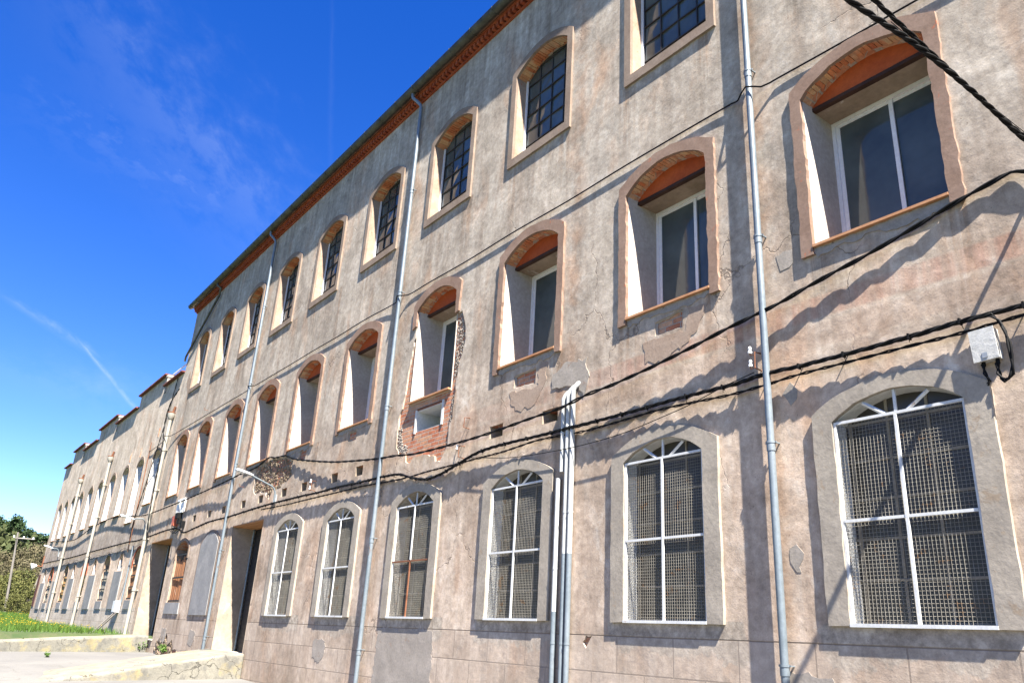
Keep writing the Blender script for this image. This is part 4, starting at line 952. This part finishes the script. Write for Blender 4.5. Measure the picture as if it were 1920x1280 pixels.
def cable(label, pts, r=.012, strands=3, pitch=.45, spread=1.1, group=None, ties=0, step=.10, name='cable', irregular=0.0):
    path = catmull(pts, step); L = [0]
    for i in range(1, len(path)): L.append(L[-1] + (path[i] - path[i - 1]).length)
    mb = MB(); rr = random.Random(len(path))
    for s in range(strands):
        q = []
        for i, p in enumerate(path):
            t = (path[min(i + 1, len(path) - 1)] - path[max(i - 1, 0)]).normalized(); a = t.cross(Vector((0, 0, 1))).normalized(); b = a.cross(t)
            ph = 2 * math.pi * (L[i] / pitch + s / strands)
            sp = r * spread * (1 + irregular * noise.noise(Vector((L[i] * .8, s * 3.1, 1))))
            q.append(p + (a * math.cos(ph) + b * math.sin(ph)) * (sp if strands > 1 else 0))
        mb.tube(q, r, 6, True)
    if ties:
        d = ties * .5
        for i in range(1, len(path)):
            if L[i] > d:
                p = path[i]; mb.box(p.x - .010, p.x + .010, p.y - r * 2.15, p.y + r * 2.15, p.z - r * 2.2, p.z + r * 2.2)
                if rr.random() < .6: mb.tube([p, p + Vector((rr.uniform(-.02, .02), .02, -rr.uniform(.05, .10)))], .004, 4)
                if rr.random() < .5: mb.tube([p, Vector((p.x, 0.0, p.z + .01))], .008, 5)
                d += ties * rr.uniform(.7, 1.3)
    o = part(name, mb, 'black', None, tuple(path[0])); tag(o, label, 'cable', group); return o
GR = 'black cables strung along the facade'
main_px = [(1990, 552), (1920, 572), (1800, 603), (1720, 627), (1600, 660), (1498, 686.6), (1437, 700), (1381, 719), (1330, 732), (1264, 749), (1194, 768.6), (1147, 781.5), (1100, 794), (1017, 815), (935, 835), (892, 850), (855, 872),
           (825, 889), (800.6, 898), (774, 896), (748, 889), (716, 894), (695, 899), (666, 906), (633, 913), (596, 923), (568, 929), (540, 936), (512, 943), (477, 953), (430, 968), (392, 978), (364, 990), (344, 998), (332, 990), (308, 995), (281, 1005),
           (258, 1013), (239, 1016), (171, 1034), (132, 1045), (94, 1053), (81, 1056)]
cable('thick twisted black cable bundle along the facade just above the grilled windows', px_path(main_px, -.085), .0145, 3, .6, 1.15, GR, .62, irregular=.5)
low_px = [(1990, 572), (1920, 590), (1800, 625), (1700, 650), (1600, 676), (1498, 702), (1437, 721), (1369, 740), (1245, 766), (1147, 794), (1100, 807), (1055, 816), (1005, 826), (942, 847), (892, 860), (851, 871), (804, 883), (763, 895), (720, 904), (680, 911), (652, 918), (610, 928), (568, 938), (540, 945), (490, 955)]
cable('lower black cable pair running just beneath the thick twisted bundle', px_path(low_px, -.05), .010, 2, .5, 1.2, GR, 0, irregular=.4)
thin_px = [(1414, 698), (1358, 724), (1292, 759), (1245, 780), (1170, 811), (1100, 832), (1030, 847), (955, 857.5), (880, 857.5)]
cable('thin single black wire sagging from the porcelain insulators beside the near downpipe', px_path(thin_px, -.10), .006, 1, group=GR)
free_px = [(1990, 318, -.06), (1920, 321.6, -.045), (1895, 323, -.04), (1856, 344, -.04), (1797, 376.5, -.045), (1708, 430, -.055), (1618, 482, -.065), (1559, 513, -.07), (1500, 545.7, -.08), (1475, 561, -.085), (1433, 582, -.10), (1358, 618.6, -.105), (1299, 650, -.11),
           (1217, 690, -.11), (1147, 721.7, -.12), (1100, 740, -.13), (1050, 765, -.13), (992, 785, -.13), (930, 807.5, -.13), (867, 827.5, -.12), (780, 850, -.11), (737, 854.5, -.11), (716, 858.7, -.11), (666, 863.6, -.10), (624, 865.7, -.09), (589, 864, -.075), (554, 860.8, -.05), (535, 854.6, -.04),
           (516, 858, -.04), (504, 858, -.04), (480, 876, -.05), (452, 888, -.09), (430, 899, -.14), (385, 920, -.10), (344, 938, -.10), (291, 959, -.12), (269, 966, -.12), (225, 968, -.10), (201, 974, -.08), (171, 990, -.08), (138, 1012, -.08), (99, 1015, -.08)]
cable('long black cable slanting down the facade from the right edge to the far wing', px_path(free_px, -.08), .0145, 2, .8, 1.0, GR, 0, irregular=.5)
st = [world(1990, -140, -.03)] + [Vector((x, -.035, 9.06 + .03 * math.sin(x))) for x in (-4, -5.2)] + [Vector((-5.4, -.10, 9.02)), Vector((-5.62, -.17, 9.08)), Vector((-5.8, -.12, 9.0)), Vector((-5.95, -.03, 9.08))]
st = [Vector((2, -.035, 8.95)), Vector((-2, -.035, 8.98)), Vector((-4, -.035, 9.02)), Vector((-5.2, -.035, 9.06)), Vector((-5.42, -.10, 9.02)), Vector((-5.62, -.175, 9.10)), Vector((-5.8, -.12, 9.0)), Vector((-5.97, -.035, 9.09))]
x = -8.0
while x > -14.8: st.append(Vector((x, -.035, 9.10 + .012 * math.sin(x * 2.1)))); x -= 1.6
st += [Vector((-15.3, -.05, 9.10)), Vector((-15.62, -.17, 9.14)), Vector((-15.85, -.06, 9.08))]
x = -17.5
while x > -25.2: st.append(Vector((x, -.035, 9.13 + .012 * math.sin(x * 2.1)))); x -= 1.6
st += [Vector((-25.45, -.05, 9.13)), Vector((-25.72, -.17, 9.16)), Vector((-25.95, -.06, 9.1))]
x = -28
while x > -35: st.append(Vector((x, -.035, 9.12))); x -= 2
st += [Vector((-35.3, -.1, 9.08)), Vector((-35.8, -.24, 9.12)), Vector((-36.3, -.08, 9.06)), Vector((-38.6, -.05, 8.95)), Vector((-38.9, -.05, 9.0))]
cable('taut black cable between the middle and top window rows, looped over each downpipe', st, .013, 1, group=GR)
# two twisted service cables crossing the street from the facade
tw1 = [(-2.3, -.03, 6.36), (-2.3, -.6, 6.28), (-2.3, -1.5, 6.31), (-2.3, -2.5, 6.27), (-2.3, -3.52, 6.12), (-2.3, -5.0, 6.0), (-2.3, -7, 6.0), (-2.3, -10, 6.2), (-2.3, -15, 6.9)]
tw2 = [(-2.25, -.03, 6.42), (-2.3, -.57, 6.33), (-2.3, -1.2, 6.31), (-2.3, -1.89, 6.32), (-2.3, -3.11, 6.36), (-2.3, -4.5, 6.45), (-2.3, -7, 6.7), (-2.3, -10, 7.1), (-2.3, -15, 7.9)]
cable('thicker left one of two twisted black cables crossing overhead at top right', tw1, .0115, 3, .5, 1.25, 'twisted cables crossing overhead', 0, .05)
cable('right one of two twisted black cables crossing overhead at top right', tw2, .0095, 3, .5, 1.25, 'twisted cables crossing overhead', 0, .05)
cable('thin black wire strung beside the twisted overhead cables at top right', [(-2.28, -.03, 6.38), (-2.3, -.8, 6.36), (-2.3, -2.0, 6.30), (-2.3, -2.9, 6.28)], .004, 1, group='twisted cables crossing overhead')
# drop loops at the junction box
bx = world(1852, 668, -.06)
cable('black cable looping down beside the grey junction box above the nearest grilled window', [world(1815, 602, -.09), world(1858, 590, -.10), world(1884, 620, -.10), world(1896, 665, -.10), world(1898, 700, -.09), world(1884, 713, -.08), world(1873, 700, -.07), world(1870, 680, -.06)], .012, 2, .3, 1.1, GR)
cable('short black cable dropping from the junction box to the window surround', [world(1843, 683, -.06), world(1847, 700, -.07), world(1856, 715, -.06), world(1850, 722, -.03)], .010, 2, .3, 1.1, GR)
cable('thin dark cable hanging down the joint between tall block and wing', [(-36.3, -.06, 11.9), (-36.7, -.07, 10.5), (-37.3, -.07, 9.0), (-38.1, -.08, 7.2), (-38.8, -.08, 5.9), (-38.9, -.06, 4.9)], .012, 2, .8, 1.0, GR)
cable('black cable running down beside the cream downpipe at the wing corner', [(-35.45, -.1, 11.2), (-35.9, -.24, 10.6), (-36.1, -.26, 9.8), (-35.62, -.26, 8.6), (-35.55, -.25, 7.0), (-35.5, -.2, 5.5), (-35.5, -.1, 4.9)], .014, 2, .8, 1.1, GR)
cable('scalloped black cable draped over the arches of the lower wing windows', [(x, -.05, 4.62 + .07 * math.cos((x + 36.9) * 2.2)) for x in [-36.2 - .35 * k for k in range(76)]], .008, 1, group=GR, step=.3)

# junction box, insulators, brackets
BX = thing('junction_box', 'speckled grey junction box tilted on the wall above the nearest grilled window', 'junction box', tuple(world(1852, 650, -.02)))
def tilted(mb, c, sx, sy, sz, ang):
    o = len(mb.v); mb.box(-sx / 2, sx / 2, -sy, 0, -sz / 2, sz / 2)
    for k in range(o, len(mb.v)):
        x, y, z = mb.v[k]; mb.v[k] = (c[0] + x * math.cos(ang) - z * math.sin(ang), c[1] + y, c[2] + x * math.sin(ang) + z * math.cos(ang))
cb_ = WL[BX]
m1 = MB(); tilted(m1, (cb_.x, -.002, cb_.z), .22, .10, .31, .04); part('housing', m1, 'box_grey', BX)
m1 = MB(); tilted(m1, (cb_.x, -.103, cb_.z), .235, .012, .325, .04); part('lid', m1, 'box_grey', BX)
m1 = MB(); tilted(m1, (cb_.x + .0, -.116, cb_.z - .11), .05, .004, .05, .04); part('latch', m1, 'lamp_grey', BX)
for dx in (-.05, .08): m1 = MB(); m1.tube([(cb_.x + dx, -.05, cb_.z - .15), (cb_.x + dx, -.05, cb_.z - .20)], .02, 8); part('gland', m1, 'black', BX)
def insulator_bracket(label, x, z, h, ins, arm=.12, s=-1):
    t = thing('insulator_bracket', label, 'bracket', (x, 0, z), 'iron brackets holding wires on the facade')
    m = MB(); m.tube([(x, 0, z + h), (x, -arm, z + h - .01), (x, -arm - .01, z), (x, 0, z - .01)], .009, 6, True, False); part('iron_frame', m, 'rust', t)
    for k in ins:
        zz = z + h * k; m = MB(); m.tube([(x + s * .02, -arm, zz - .03), (x + s * .07, -arm, zz - .03), (x + s * .07, -arm, zz + .02)], .006, 5); part('pin', m, 'rust', t)
        m = MB(); c = (x + s * .07, -arm); m.tube([(*c, zz), (*c, zz + .02), (*c, zz + .03), (*c, zz + .05), (*c, zz + .06), (*c, zz + .085)], [.026, .028, .018, .018, .026, .016], 10); part('insulator', m, 'porcelain', t)
insulator_bracket('rusty wall bracket with two white insulators beside the near downpipe', -5.76, 4.97, .22, (.15, .95))
insulator_bracket('upper rusty square bracket right of the exposed brick patch', -12.33, 5.38, .20, ())
insulator_bracket('lower rusty bracket with white insulator right of the exposed brick patch', -12.44, 4.83, .22, (.7,))
insulator_bracket('rusty bracket with two white insulators beneath the row of beam holes', -19.25, 4.98, .24, (.1, .8))
for (x, z, lab) in ((-33.6 + 3.0, 9.3, 'small rusty hook at the top corner of a middle window near the far end'), (-24.9 + .05, 5.72, 'small iron hook under a middle window near the broken stone patch')):
    t = tag(part('hook', (lambda m: (m.tube([(x, 0, z), (x, -.14, z), (x, -.15, z + .08)], .008, 6), m)[1])(MB()), 'rust', None, (x, 0, z)), lab, 'hook')
# clips on the top cable
# street lamps on wall arms
def wall_lamp(label, xb, zb, y_arm, z_arm, y_tip, z_tip, dx=0.0, mat='lamp_grey'):
    t = thing('street_lamp', label, 'street lamp', (xb, 0, zb), 'street lamps on wall arms')
    m = MB(); m.tube([(xb, -.05, zb - .1), (xb, -.05, zb + .16), (xb, -.10, zb + .27), (xb, -.18, zb + .33), (xb + dx, y_arm, z_arm)], .024, 8); part('arm', m, 'pipe', t)
    m = MB(); m.box(xb - .04, xb + .04, -.03, 0, zb - .14, zb + .12); part('wall_plate', m, 'lamp_grey', t)
    a = Vector((xb + dx, y_arm, z_arm)); b = Vector((xb + dx, y_tip, z_tip)); m = MB(); bm_ = []
    d = (b - a).normalized(); up = Vector((0, d.z, -d.y)) * -1
    if up.z < 0: up = -up
    rows = [(-.08, .035, .03), (.02, .05, .05), (.18, .085, .055), (.40, .10, .05), ((b - a).length, .07, .025)]
    vs = []
    for l_, wd, hh in rows:
        c = a + d * l_
        vs += [c + Vector((-wd, 0, 0)) - up * .01, c + Vector((-wd * .7, 0, 0)) + up * hh, c + Vector((wd * .7, 0, 0)) + up * hh, c + Vector((wd, 0, 0)) - up * .01]
    n = len(rows); fs = [(i * 4 + j, i * 4 + (j + 1) % 4, (i + 1) * 4 + (j + 1) % 4, (i + 1) * 4 + j) for i in range(n - 1) for j in range(4)] + [(0, 3, 2, 1), (n * 4 - 4, n * 4 - 3, n * 4 - 2, n * 4 - 1)]
    m.add(vs, fs); part('lamp_head', m, mat, t)
    m = MB(); c0 = a + d * .18 - up * .012; c1 = a + d * .42 - up * .012
    m.add([c0 + Vector((-.06, 0, 0)), c0 + Vector((.06, 0, 0)), c1 + Vector((.06, 0, 0)), c1 + Vector((-.06, 0, 0)), c0 + Vector((-.05, 0, 0)) - up * .02, c0 + Vector((.05, 0, 0)) - up * .02, c1 + Vector((.05, 0, 0)) - up * .02, c1 + Vector((-.05, 0, 0)) - up * .02],
                                                 [(0, 1, 5, 4), (1, 2, 6, 5), (2, 3, 7, 6), (3, 0, 4, 7), (4, 5, 6, 7), (0, 3, 2, 1)]); part('lens', m, 'porcelain', t)
wall_lamp('grey street lamp on a bent arm in front of the broken stone patch', -21.92, 5.05, -.82, 5.59, -1.25, 5.66)
wall_lamp('street lamp on a straight arm at the near end of the wing', -36.7, 5.40, -.58, 5.66, -1.08, 5.75)
wall_lamp('street lamp on a pale arm near the far end of the wing', -58.19, 5.35, -.5, 5.70, -.95, 5.80, 0, 'porcelain')
t = thing('floodlight', 'white bowl floodlight on a bracket at the far corner of the wing', 'floodlight', (-64.2, 0, 4.8))
m = MB(); m.tube([(-64.2, 0, 4.85), (-64.2, -.35, 4.88)], .03, 6); m.box(-64.35, -64.1, -.06, 0, 4.85, 5.55); part('bracket', m, 'rust', t)
m = MB(); m.tube([(-64.2, -.33, 4.90), (-64.2, -.42, 4.87), (-64.2, -.60, 4.80), (-64.2, -.66, 4.78)], [.05, .12, .22, .22], 12); part('bowl', m, 'porcelain', t)
t = thing('fuse_box', 'faded red fuse box and dark connectors below two white boards', 'fuse box', (-31.8, 0, 5.1))
m = MB(); m.box(-31.98, -31.66, -.16, 0, 5.06, 5.42); part('housing', m, 'red_plastic', t)
for q in ((-31.60, -31.30, -.18, 0, 5.30, 5.50), (-31.35, -31.12, -.14, 0, 5.1, 5.28), (-30.85, -30.70, -.14, 0, 4.92, 5.16)): m = MB(); m.box(*q); part('connector', m, 'black', t)
m = MB(); m.tube([(-31.4, -.14, 5.35), (-31.1, -.2, 5.1), (-30.9, -.2, 4.85), (-31.5, -.16, 4.75), (-32.3, -.12, 4.95)], .012, 5); m.tube([(-31.8, -.16, 5.1), (-31.6, -.2, 4.85), (-31.0, -.2, 4.72), (-30.5, -.14, 4.9)], .014, 5); part('wiring', m, 'black', t)
for x0, x1, lab in ((-32.05, -31.72, 'left white board fixed above the red fuse box'), (-31.52, -31.15, 'right white board fixed above the red fuse box')):
    m = MB(); m.box(x0, x1, -.07, 0, 5.52, 6.05); tag(part('board', m, 'porcelain', None, ((x0 + x1) / 2, 0, 5.5)), lab, 'board', 'white boards above the fuse box')
m = MB(); m.bar((-38.3, -.12, 2.0), (-38.9, -.9, .9), .07); m.bar((-38.15, -.12, 1.95), (-38.6, -.9, .9), .05); tag(part('plank', m, 'wood_pole', None, (-38.6, -.5, .9)), 'weathered planks leaning on the wing wall under the white meter box', 'planks')

# ------------------------------------------------------------------ poles, planting
def pole(label, x, y, h, lean, r=.10, arms=True):
    z = ground_z(x, y) - .2; t = thing('utility_pole', label, 'utility pole', (x, y, z), 'wooden utility poles beyond the wing')
    m = MB(); m.tube([(x, y, z), (x + lean[0] * .5, y + lean[1] * .5, z + h * .5), (x + lean[0], y + lean[1], z + h)], [r, r * .9, r * .7], 10); part('pole', m, 'wood_pole', t)
    if arms:
        X, Y = x + lean[0], y + lean[1]; m = MB(); m.bar((X, Y - .1, z + h - .5), (X, Y + 1.3, z + h - .45), .10); part('crossarm', m, 'wood_pole', t)
        for k, dy in enumerate((-.2, .5, 1.2)):
            m = MB(); m.tube([(X, Y + dy, z + h - .45), (X, Y + dy, z + h - .28)], .06, 8); part('insulator', m, 'porcelain', t)
    return Vector((x + lean[0], y + lean[1], z + h))
def at(px, py, xd):
    d = R @ Vector((px - 960, -(py - 640), -1493.94)); return EYE + d * ((xd - EYE.x) / d.x)
p = at(8, 1150, -78); p1 = pole('tall grey wooden utility pole with crossarm at the left edge', p.x, p.y, at(34, 997, -78).z - ground_z(p.x, p.y) + .2, (0.0, at(34, 997, -78).y - p.y))
p = at(58, 1090, -84); q = at(90, 1026, -84); p2 = pole('leaning wooden strut pole right of the tall utility pole', p.x, p.y, q.z - ground_z(p.x, p.y) + .2, (0, (q.y - p.y) * 1.6), .12, False)
cable('thin black wire from the wing corner to the leaning pole', [(-64.4, -.1, 5.1 + 1.6), p2.lerp(Vector((-64.4, -.1, 6.7)), .5) - Vector((0, 0, .25)), p2], .02, 1, group='wires to the utility poles', step=1)
cable('thin black wire from the wing corner to the tall pole', [(-64.4, -.1, 6.5), p1.lerp(Vector((-64.4, -.1, 6.7)), .5) - Vector((0, 0, .6)), p1 - Vector((0, 0, .5))], .018, 1, group='wires to the utility poles', step=1)
cable('faint wire over the hill behind the wing', [at(200, 985, -90), at(95, 1000, -120), at(-60, 1002, -150)], .03, 1, group='wires to the utility poles', step=2)

def crown_mesh(seed, h, w, nclump, leaves, ls, shape='round', gap=.0):
    rr = random.Random(seed); mb = MB()
    for c in range(nclump):
        u = rr.random()
        if shape == 'pine': z = h * (.18 + .82 * u); rad = w * (1 - u) ** .75 * rr.uniform(.35, 1)
        elif shape == 'umbrella': z = h * (.55 + .42 * u); rad = w * math.sin(math.pi * (.15 + .8 * u)) * rr.uniform(.3, 1)
        else: z = h * (.12 + .85 * u); rad = w * math.sqrt(max(.05, 1 - (2 * u - .9) ** 2)) * rr.uniform(.3, 1.05)
        a = rr.uniform(0, 2 * math.pi); c0 = Vector((rad * math.cos(a), rad * math.sin(a), z)); cr = w * rr.uniform(.16, .34)
        for k in range(leaves):
            d = Vector((rr.gauss(0, 1), rr.gauss(0, 1), rr.gauss(0, .8))); d = d.normalized() * cr * rr.random() ** .4
            p = c0 + d; n1 = Vector((rr.gauss(0, 1), rr.gauss(0, 1), rr.gauss(0, 1))).normalized(); n2 = n1.cross(Vector((rr.gauss(0, 1), rr.gauss(0, 1), rr.gauss(0, 1)))).normalized()
            s = ls * rr.uniform(.6, 1.4); mb.add([p, p + n1 * s, p + n1 * s * .6 + n2 * s * .6], [(0, 1, 2)])
    return mb
def tree_proto(name, label, cat, seed, h, w, mat, shape, nclump, leaves, ls, loc, group):
    t = thing(name, label, cat, loc, group); L = Vector(loc)
    rr = random.Random(seed); mb = MB(); top = h * (.95 if shape == 'pine' else .75)
    mb.tube([L, L + Vector((w * .04, 0, top * .5)), L + Vector((0, w * .03, top))], [h * .022, h * .016, h * .004], 7)
    for k in range(8):
        u = rr.uniform(.25, .8); a = rr.uniform(0, 6.28); p = L + Vector((0, 0, top * u)); mb.tube([p, p + Vector((math.cos(a), math.sin(a), .55)) * w * .35, p + Vector((math.cos(a), math.sin(a), .9)) * w * .7], [h * .009, h * .006, h * .002], 5)
    part('trunk', mb, 'bark', t)
    c = crown_mesh(seed, h, w, nclump, leaves, ls, shape); c.v = [(a + L.x, b + L.y, d + L.z) for a, b, d in c.v]; part('crown', c, mat, t); return t
def place(proto, px, top_py, xd, label, group, used):
    """stand a copy so that its base meets the ground at distance xd, its height set by its real size"""
    p = at(px, top_py, xd); gz = ground_z(p.x, p.y); h = max(1.0, p.z - gz)
    return p.x, p.y, gz, h
protos = {}
def forest(kind, name, label_fn, cat, mat, shape, spots, group, nclump, leaves, lsf, H, W):
    first = None
    for i, (px, py, xd) in enumerate(spots):
        p = at(px, py, xd); gz = ground_z(p.x, p.y); h = max(1.0, p.z - gz); lab = label_fn(i)
        if first is None:
            first = tree_proto(name, lab, cat, hash(kind) % 1000 if False else len(kind) * 7, H, W, mat, shape, nclump, leaves, lsf, (0, 0, 0), group)
            t = first
        else: t = copy_thing(first, (0, 0, 0)); t['label'] = lab
        t.location = (p.x, p.y, gz - .1); k = h / H; t.scale = (k, k, k * 1.02); t.rotation_euler = (0, 0, i * 1.7)
# skyline pines on the hill (left to right), nearer woods below
sky_p = [(-60, 925, -185), (-28, 945, -180), (2, 968, -178), (14, 978, -184), (30, 968, -176), (46, 1000, -186), (58, 992, -180), (70, 1000, -184), (84, 1004, -178), (99, 1006, -182)]
names = ['far left', 'left', 'tall', 'second', 'highest', 'fourth', 'fifth', 'sixth', 'seventh', 'last']
forest('pine', 'pine_tree', lambda i: ['dark pine on the hill crest beyond the left edge, outermost', 'dark pine on the hill crest cut by the left edge', 'dark pine at the left edge of the hill crest', 'low dark pine right of the one at the left edge', 'highest pine in view on the hill crest', 'short pine just right of the highest crest pine',
       'rounded pine midway along the hill crest', 'pine third from the right on the hill crest', 'pine second from the right on the hill crest', 'rightmost pine on the hill crest, nearest the building'][i], 'pine tree', 'pine', 'round', sky_p, 'pines on the hill crest', 46, 60, .55, 8, 3.2)
forest('oakk', 'oak_tree', lambda i: ['green tree low on the hillside at the left edge', 'green tree on the hillside right of the tall pole', 'dark green tree behind the leaning pole', 'green tree on the hillside below the crest pines', 'small green tree high on the slope near the building'][i], 'tree', 'oak', 'round',
       [(-10, 1005, -150), (38, 1015, -150), (72, 1030, -140), (20, 1035, -130), (95, 1020, -150)], 'green trees on the hillside', 46, 60, .5, 8, 3.4)
forest('bares', 'bare_tree', lambda i: ['leafless brown tree left of the tall pole', 'leafless brown tree right of the tall pole', 'leafless brown tree behind the leaning pole', 'leafless brown tree beside the wing corner', 'low leafless tree just above the green bushes', 'leafless brown tree hidden partly by the wing corner'][i], 'tree', 'bare', 'round',
       [(5, 1035, -105), (40, 1030, -108), (70, 1022, -112), (92, 1026, -100), (58, 1058, -95), (112, 1015, -108)], 'leafless trees below the hill', 50, 70, .26, 8, 3.6)
forest('shrubby', 'shrub', lambda i: ['yellow green bush at the left edge behind the grass', 'bush at the foot of the tall pole', 'broad green bush between the pole and the wing', 'bush beside the far corner of the wing', 'low green bush in front of the leaning pole', 'dark green bush under the leafless trees', 'small bush at the grass edge near the wing'][i], 'bush', 'shrub', 'round',
       [(-8, 1085, -84), (18, 1078, -86), (40, 1092, -80), (66, 1100, -77), (28, 1112, -74), (48, 1070, -92), (62, 1125, -72)], 'bushes beyond the grass', 46, 70, .17, 3, 1.9)
# the rest of the wood reads as one mass
rr = random.Random(5); mb = MB()
for k in range(230):
    x = rr.uniform(-230, -118); y = rr.uniform(-60, 40); gz = ground_z(x, y); w_ = rr.uniform(2.5, 4.0); h = rr.uniform(3.5, 5.5)
    for j in range(130):
        d = Vector((rr.gauss(0, 1), rr.gauss(0, 1), rr.gauss(0, 1))).normalized() * rr.random() ** .35
        q = Vector((x + d.x * w_, y + d.y * w_, gz + h * .5 + d.z * h * .5)); n1 = Vector((rr.gauss(0, 1), rr.gauss(0, 1), rr.gauss(0, 1))).normalized(); n2 = n1.orthogonal(); s = rr.uniform(.5, 1.1)
        mb.add([q, q + n1 * s, q + n1 * s * .5 + n2 * s * .7], [(0, 1, 2)])
tag(part('woodland', mb, 'oak'), 'dense green woodland covering the hillside', kind='stuff')
# grass and flowers beside the wing
rr = random.Random(6); mb = MB(); fm = MB()
for k in range(60000):
    t_ = rr.random() ** .7; x = -34.3 - 38 * t_; y = -rr.random() ** .8 * 13 - .05
    if x < -64: y = rr.uniform(-9, 6)
    gz = ground_z(x, y) - .01; h = rr.uniform(.10, .26) * (1 + .8 * max(0, noise.noise(Vector((x * .5, y * .5, 0))))); a = rr.uniform(0, 6.28); w_ = rr.uniform(.010, .022); dx, dy = math.cos(a), math.sin(a); lx, ly = rr.uniform(-.08, .08), rr.uniform(-.08, .08)
    mb.add([(x - dx * w_, y - dy * w_, gz), (x + dx * w_, y + dy * w_, gz), (x + lx, y + ly, gz + h)], [(0, 1, 2)])
    if noise.noise(Vector((x * .3, y * .4, 5))) > -.05 - (.25 if x > -52 else 0) and rr.random() < .032:
        s = rr.uniform(.018, .034); z = gz + h + .02
        fm.add([(x - s, y, z), (x, y - s, z), (x + s, y, z + s * .4), (x, y + s, z + s * .3), (x, y, z + s)], [(0, 1, 4), (1, 2, 4), (2, 3, 4), (3, 0, 4)])
tag(part('grass', mb, 'grass'), 'bright green grass growing beside the wing', kind='stuff')
tag(part('wildflowers', fm, 'flower'), 'small yellow wildflowers scattered in the grass', kind='stuff')
def weed(label, px, py, size, n, z=None, seed=1):
    d = R @ Vector((px - 960, -(py - 640), -1493.94)); p = None
    for k in range(4000):
        q = EYE + d * (k * .00002 + .012); 
        if q.z <= ground_z(q.x, q.y) + .01 or q.y > -.1: p = q; break
    if p is None: return
    rr = random.Random(seed); t = thing('weed', label, 'weed', (p.x, p.y, p.z), 'weeds along the concrete'); m = MB(); l = MB()
    for k in range(n):
        a = rr.uniform(0, 6.28); r_ = size * rr.uniform(.2, .7); h = size * rr.uniform(.5, 1.1); tip = p + Vector((math.cos(a) * r_, math.sin(a) * r_, h)); m.tube([p, p.lerp(tip, .5) + Vector((0, 0, .1 * size)), tip], .004, 3, False)
        for j in range(9):
            c = p.lerp(tip, rr.uniform(.3, 1)) + Vector((rr.gauss(0, .06), rr.gauss(0, .06), rr.gauss(.02, .05))) * size * 2; u = Vector((rr.gauss(0, 1), rr.gauss(0, 1), rr.gauss(0, 1))).normalized() * .05; v = u.orthogonal() * .6
            l.add([c, c + u, c + u * .5 + v], [(0, 1, 2)])
    part('stem', m, 'weed', t); part('leaf', l, 'weed', t)
weed('dark green weed clump in the middle of the low concrete wall foot', 113, 1218, .34, 30, seed=1)
weed('spreading green weed at the left foot of the low concrete wall', 38, 1217, .30, 26, seed=2)
weed('small dark weed at the far left foot of the low concrete wall', 18, 1214, .18, 14, seed=3)
weed('thin pale weed at the right end of the low concrete wall', 263, 1221, .30, 12, seed=4)
weed('weed growing between the low concrete wall and the broken plinth', 305, 1223, .26, 20, seed=5)
weed('flat weed patch in a crack of the road', 88, 1231, .12, 10, seed=6)
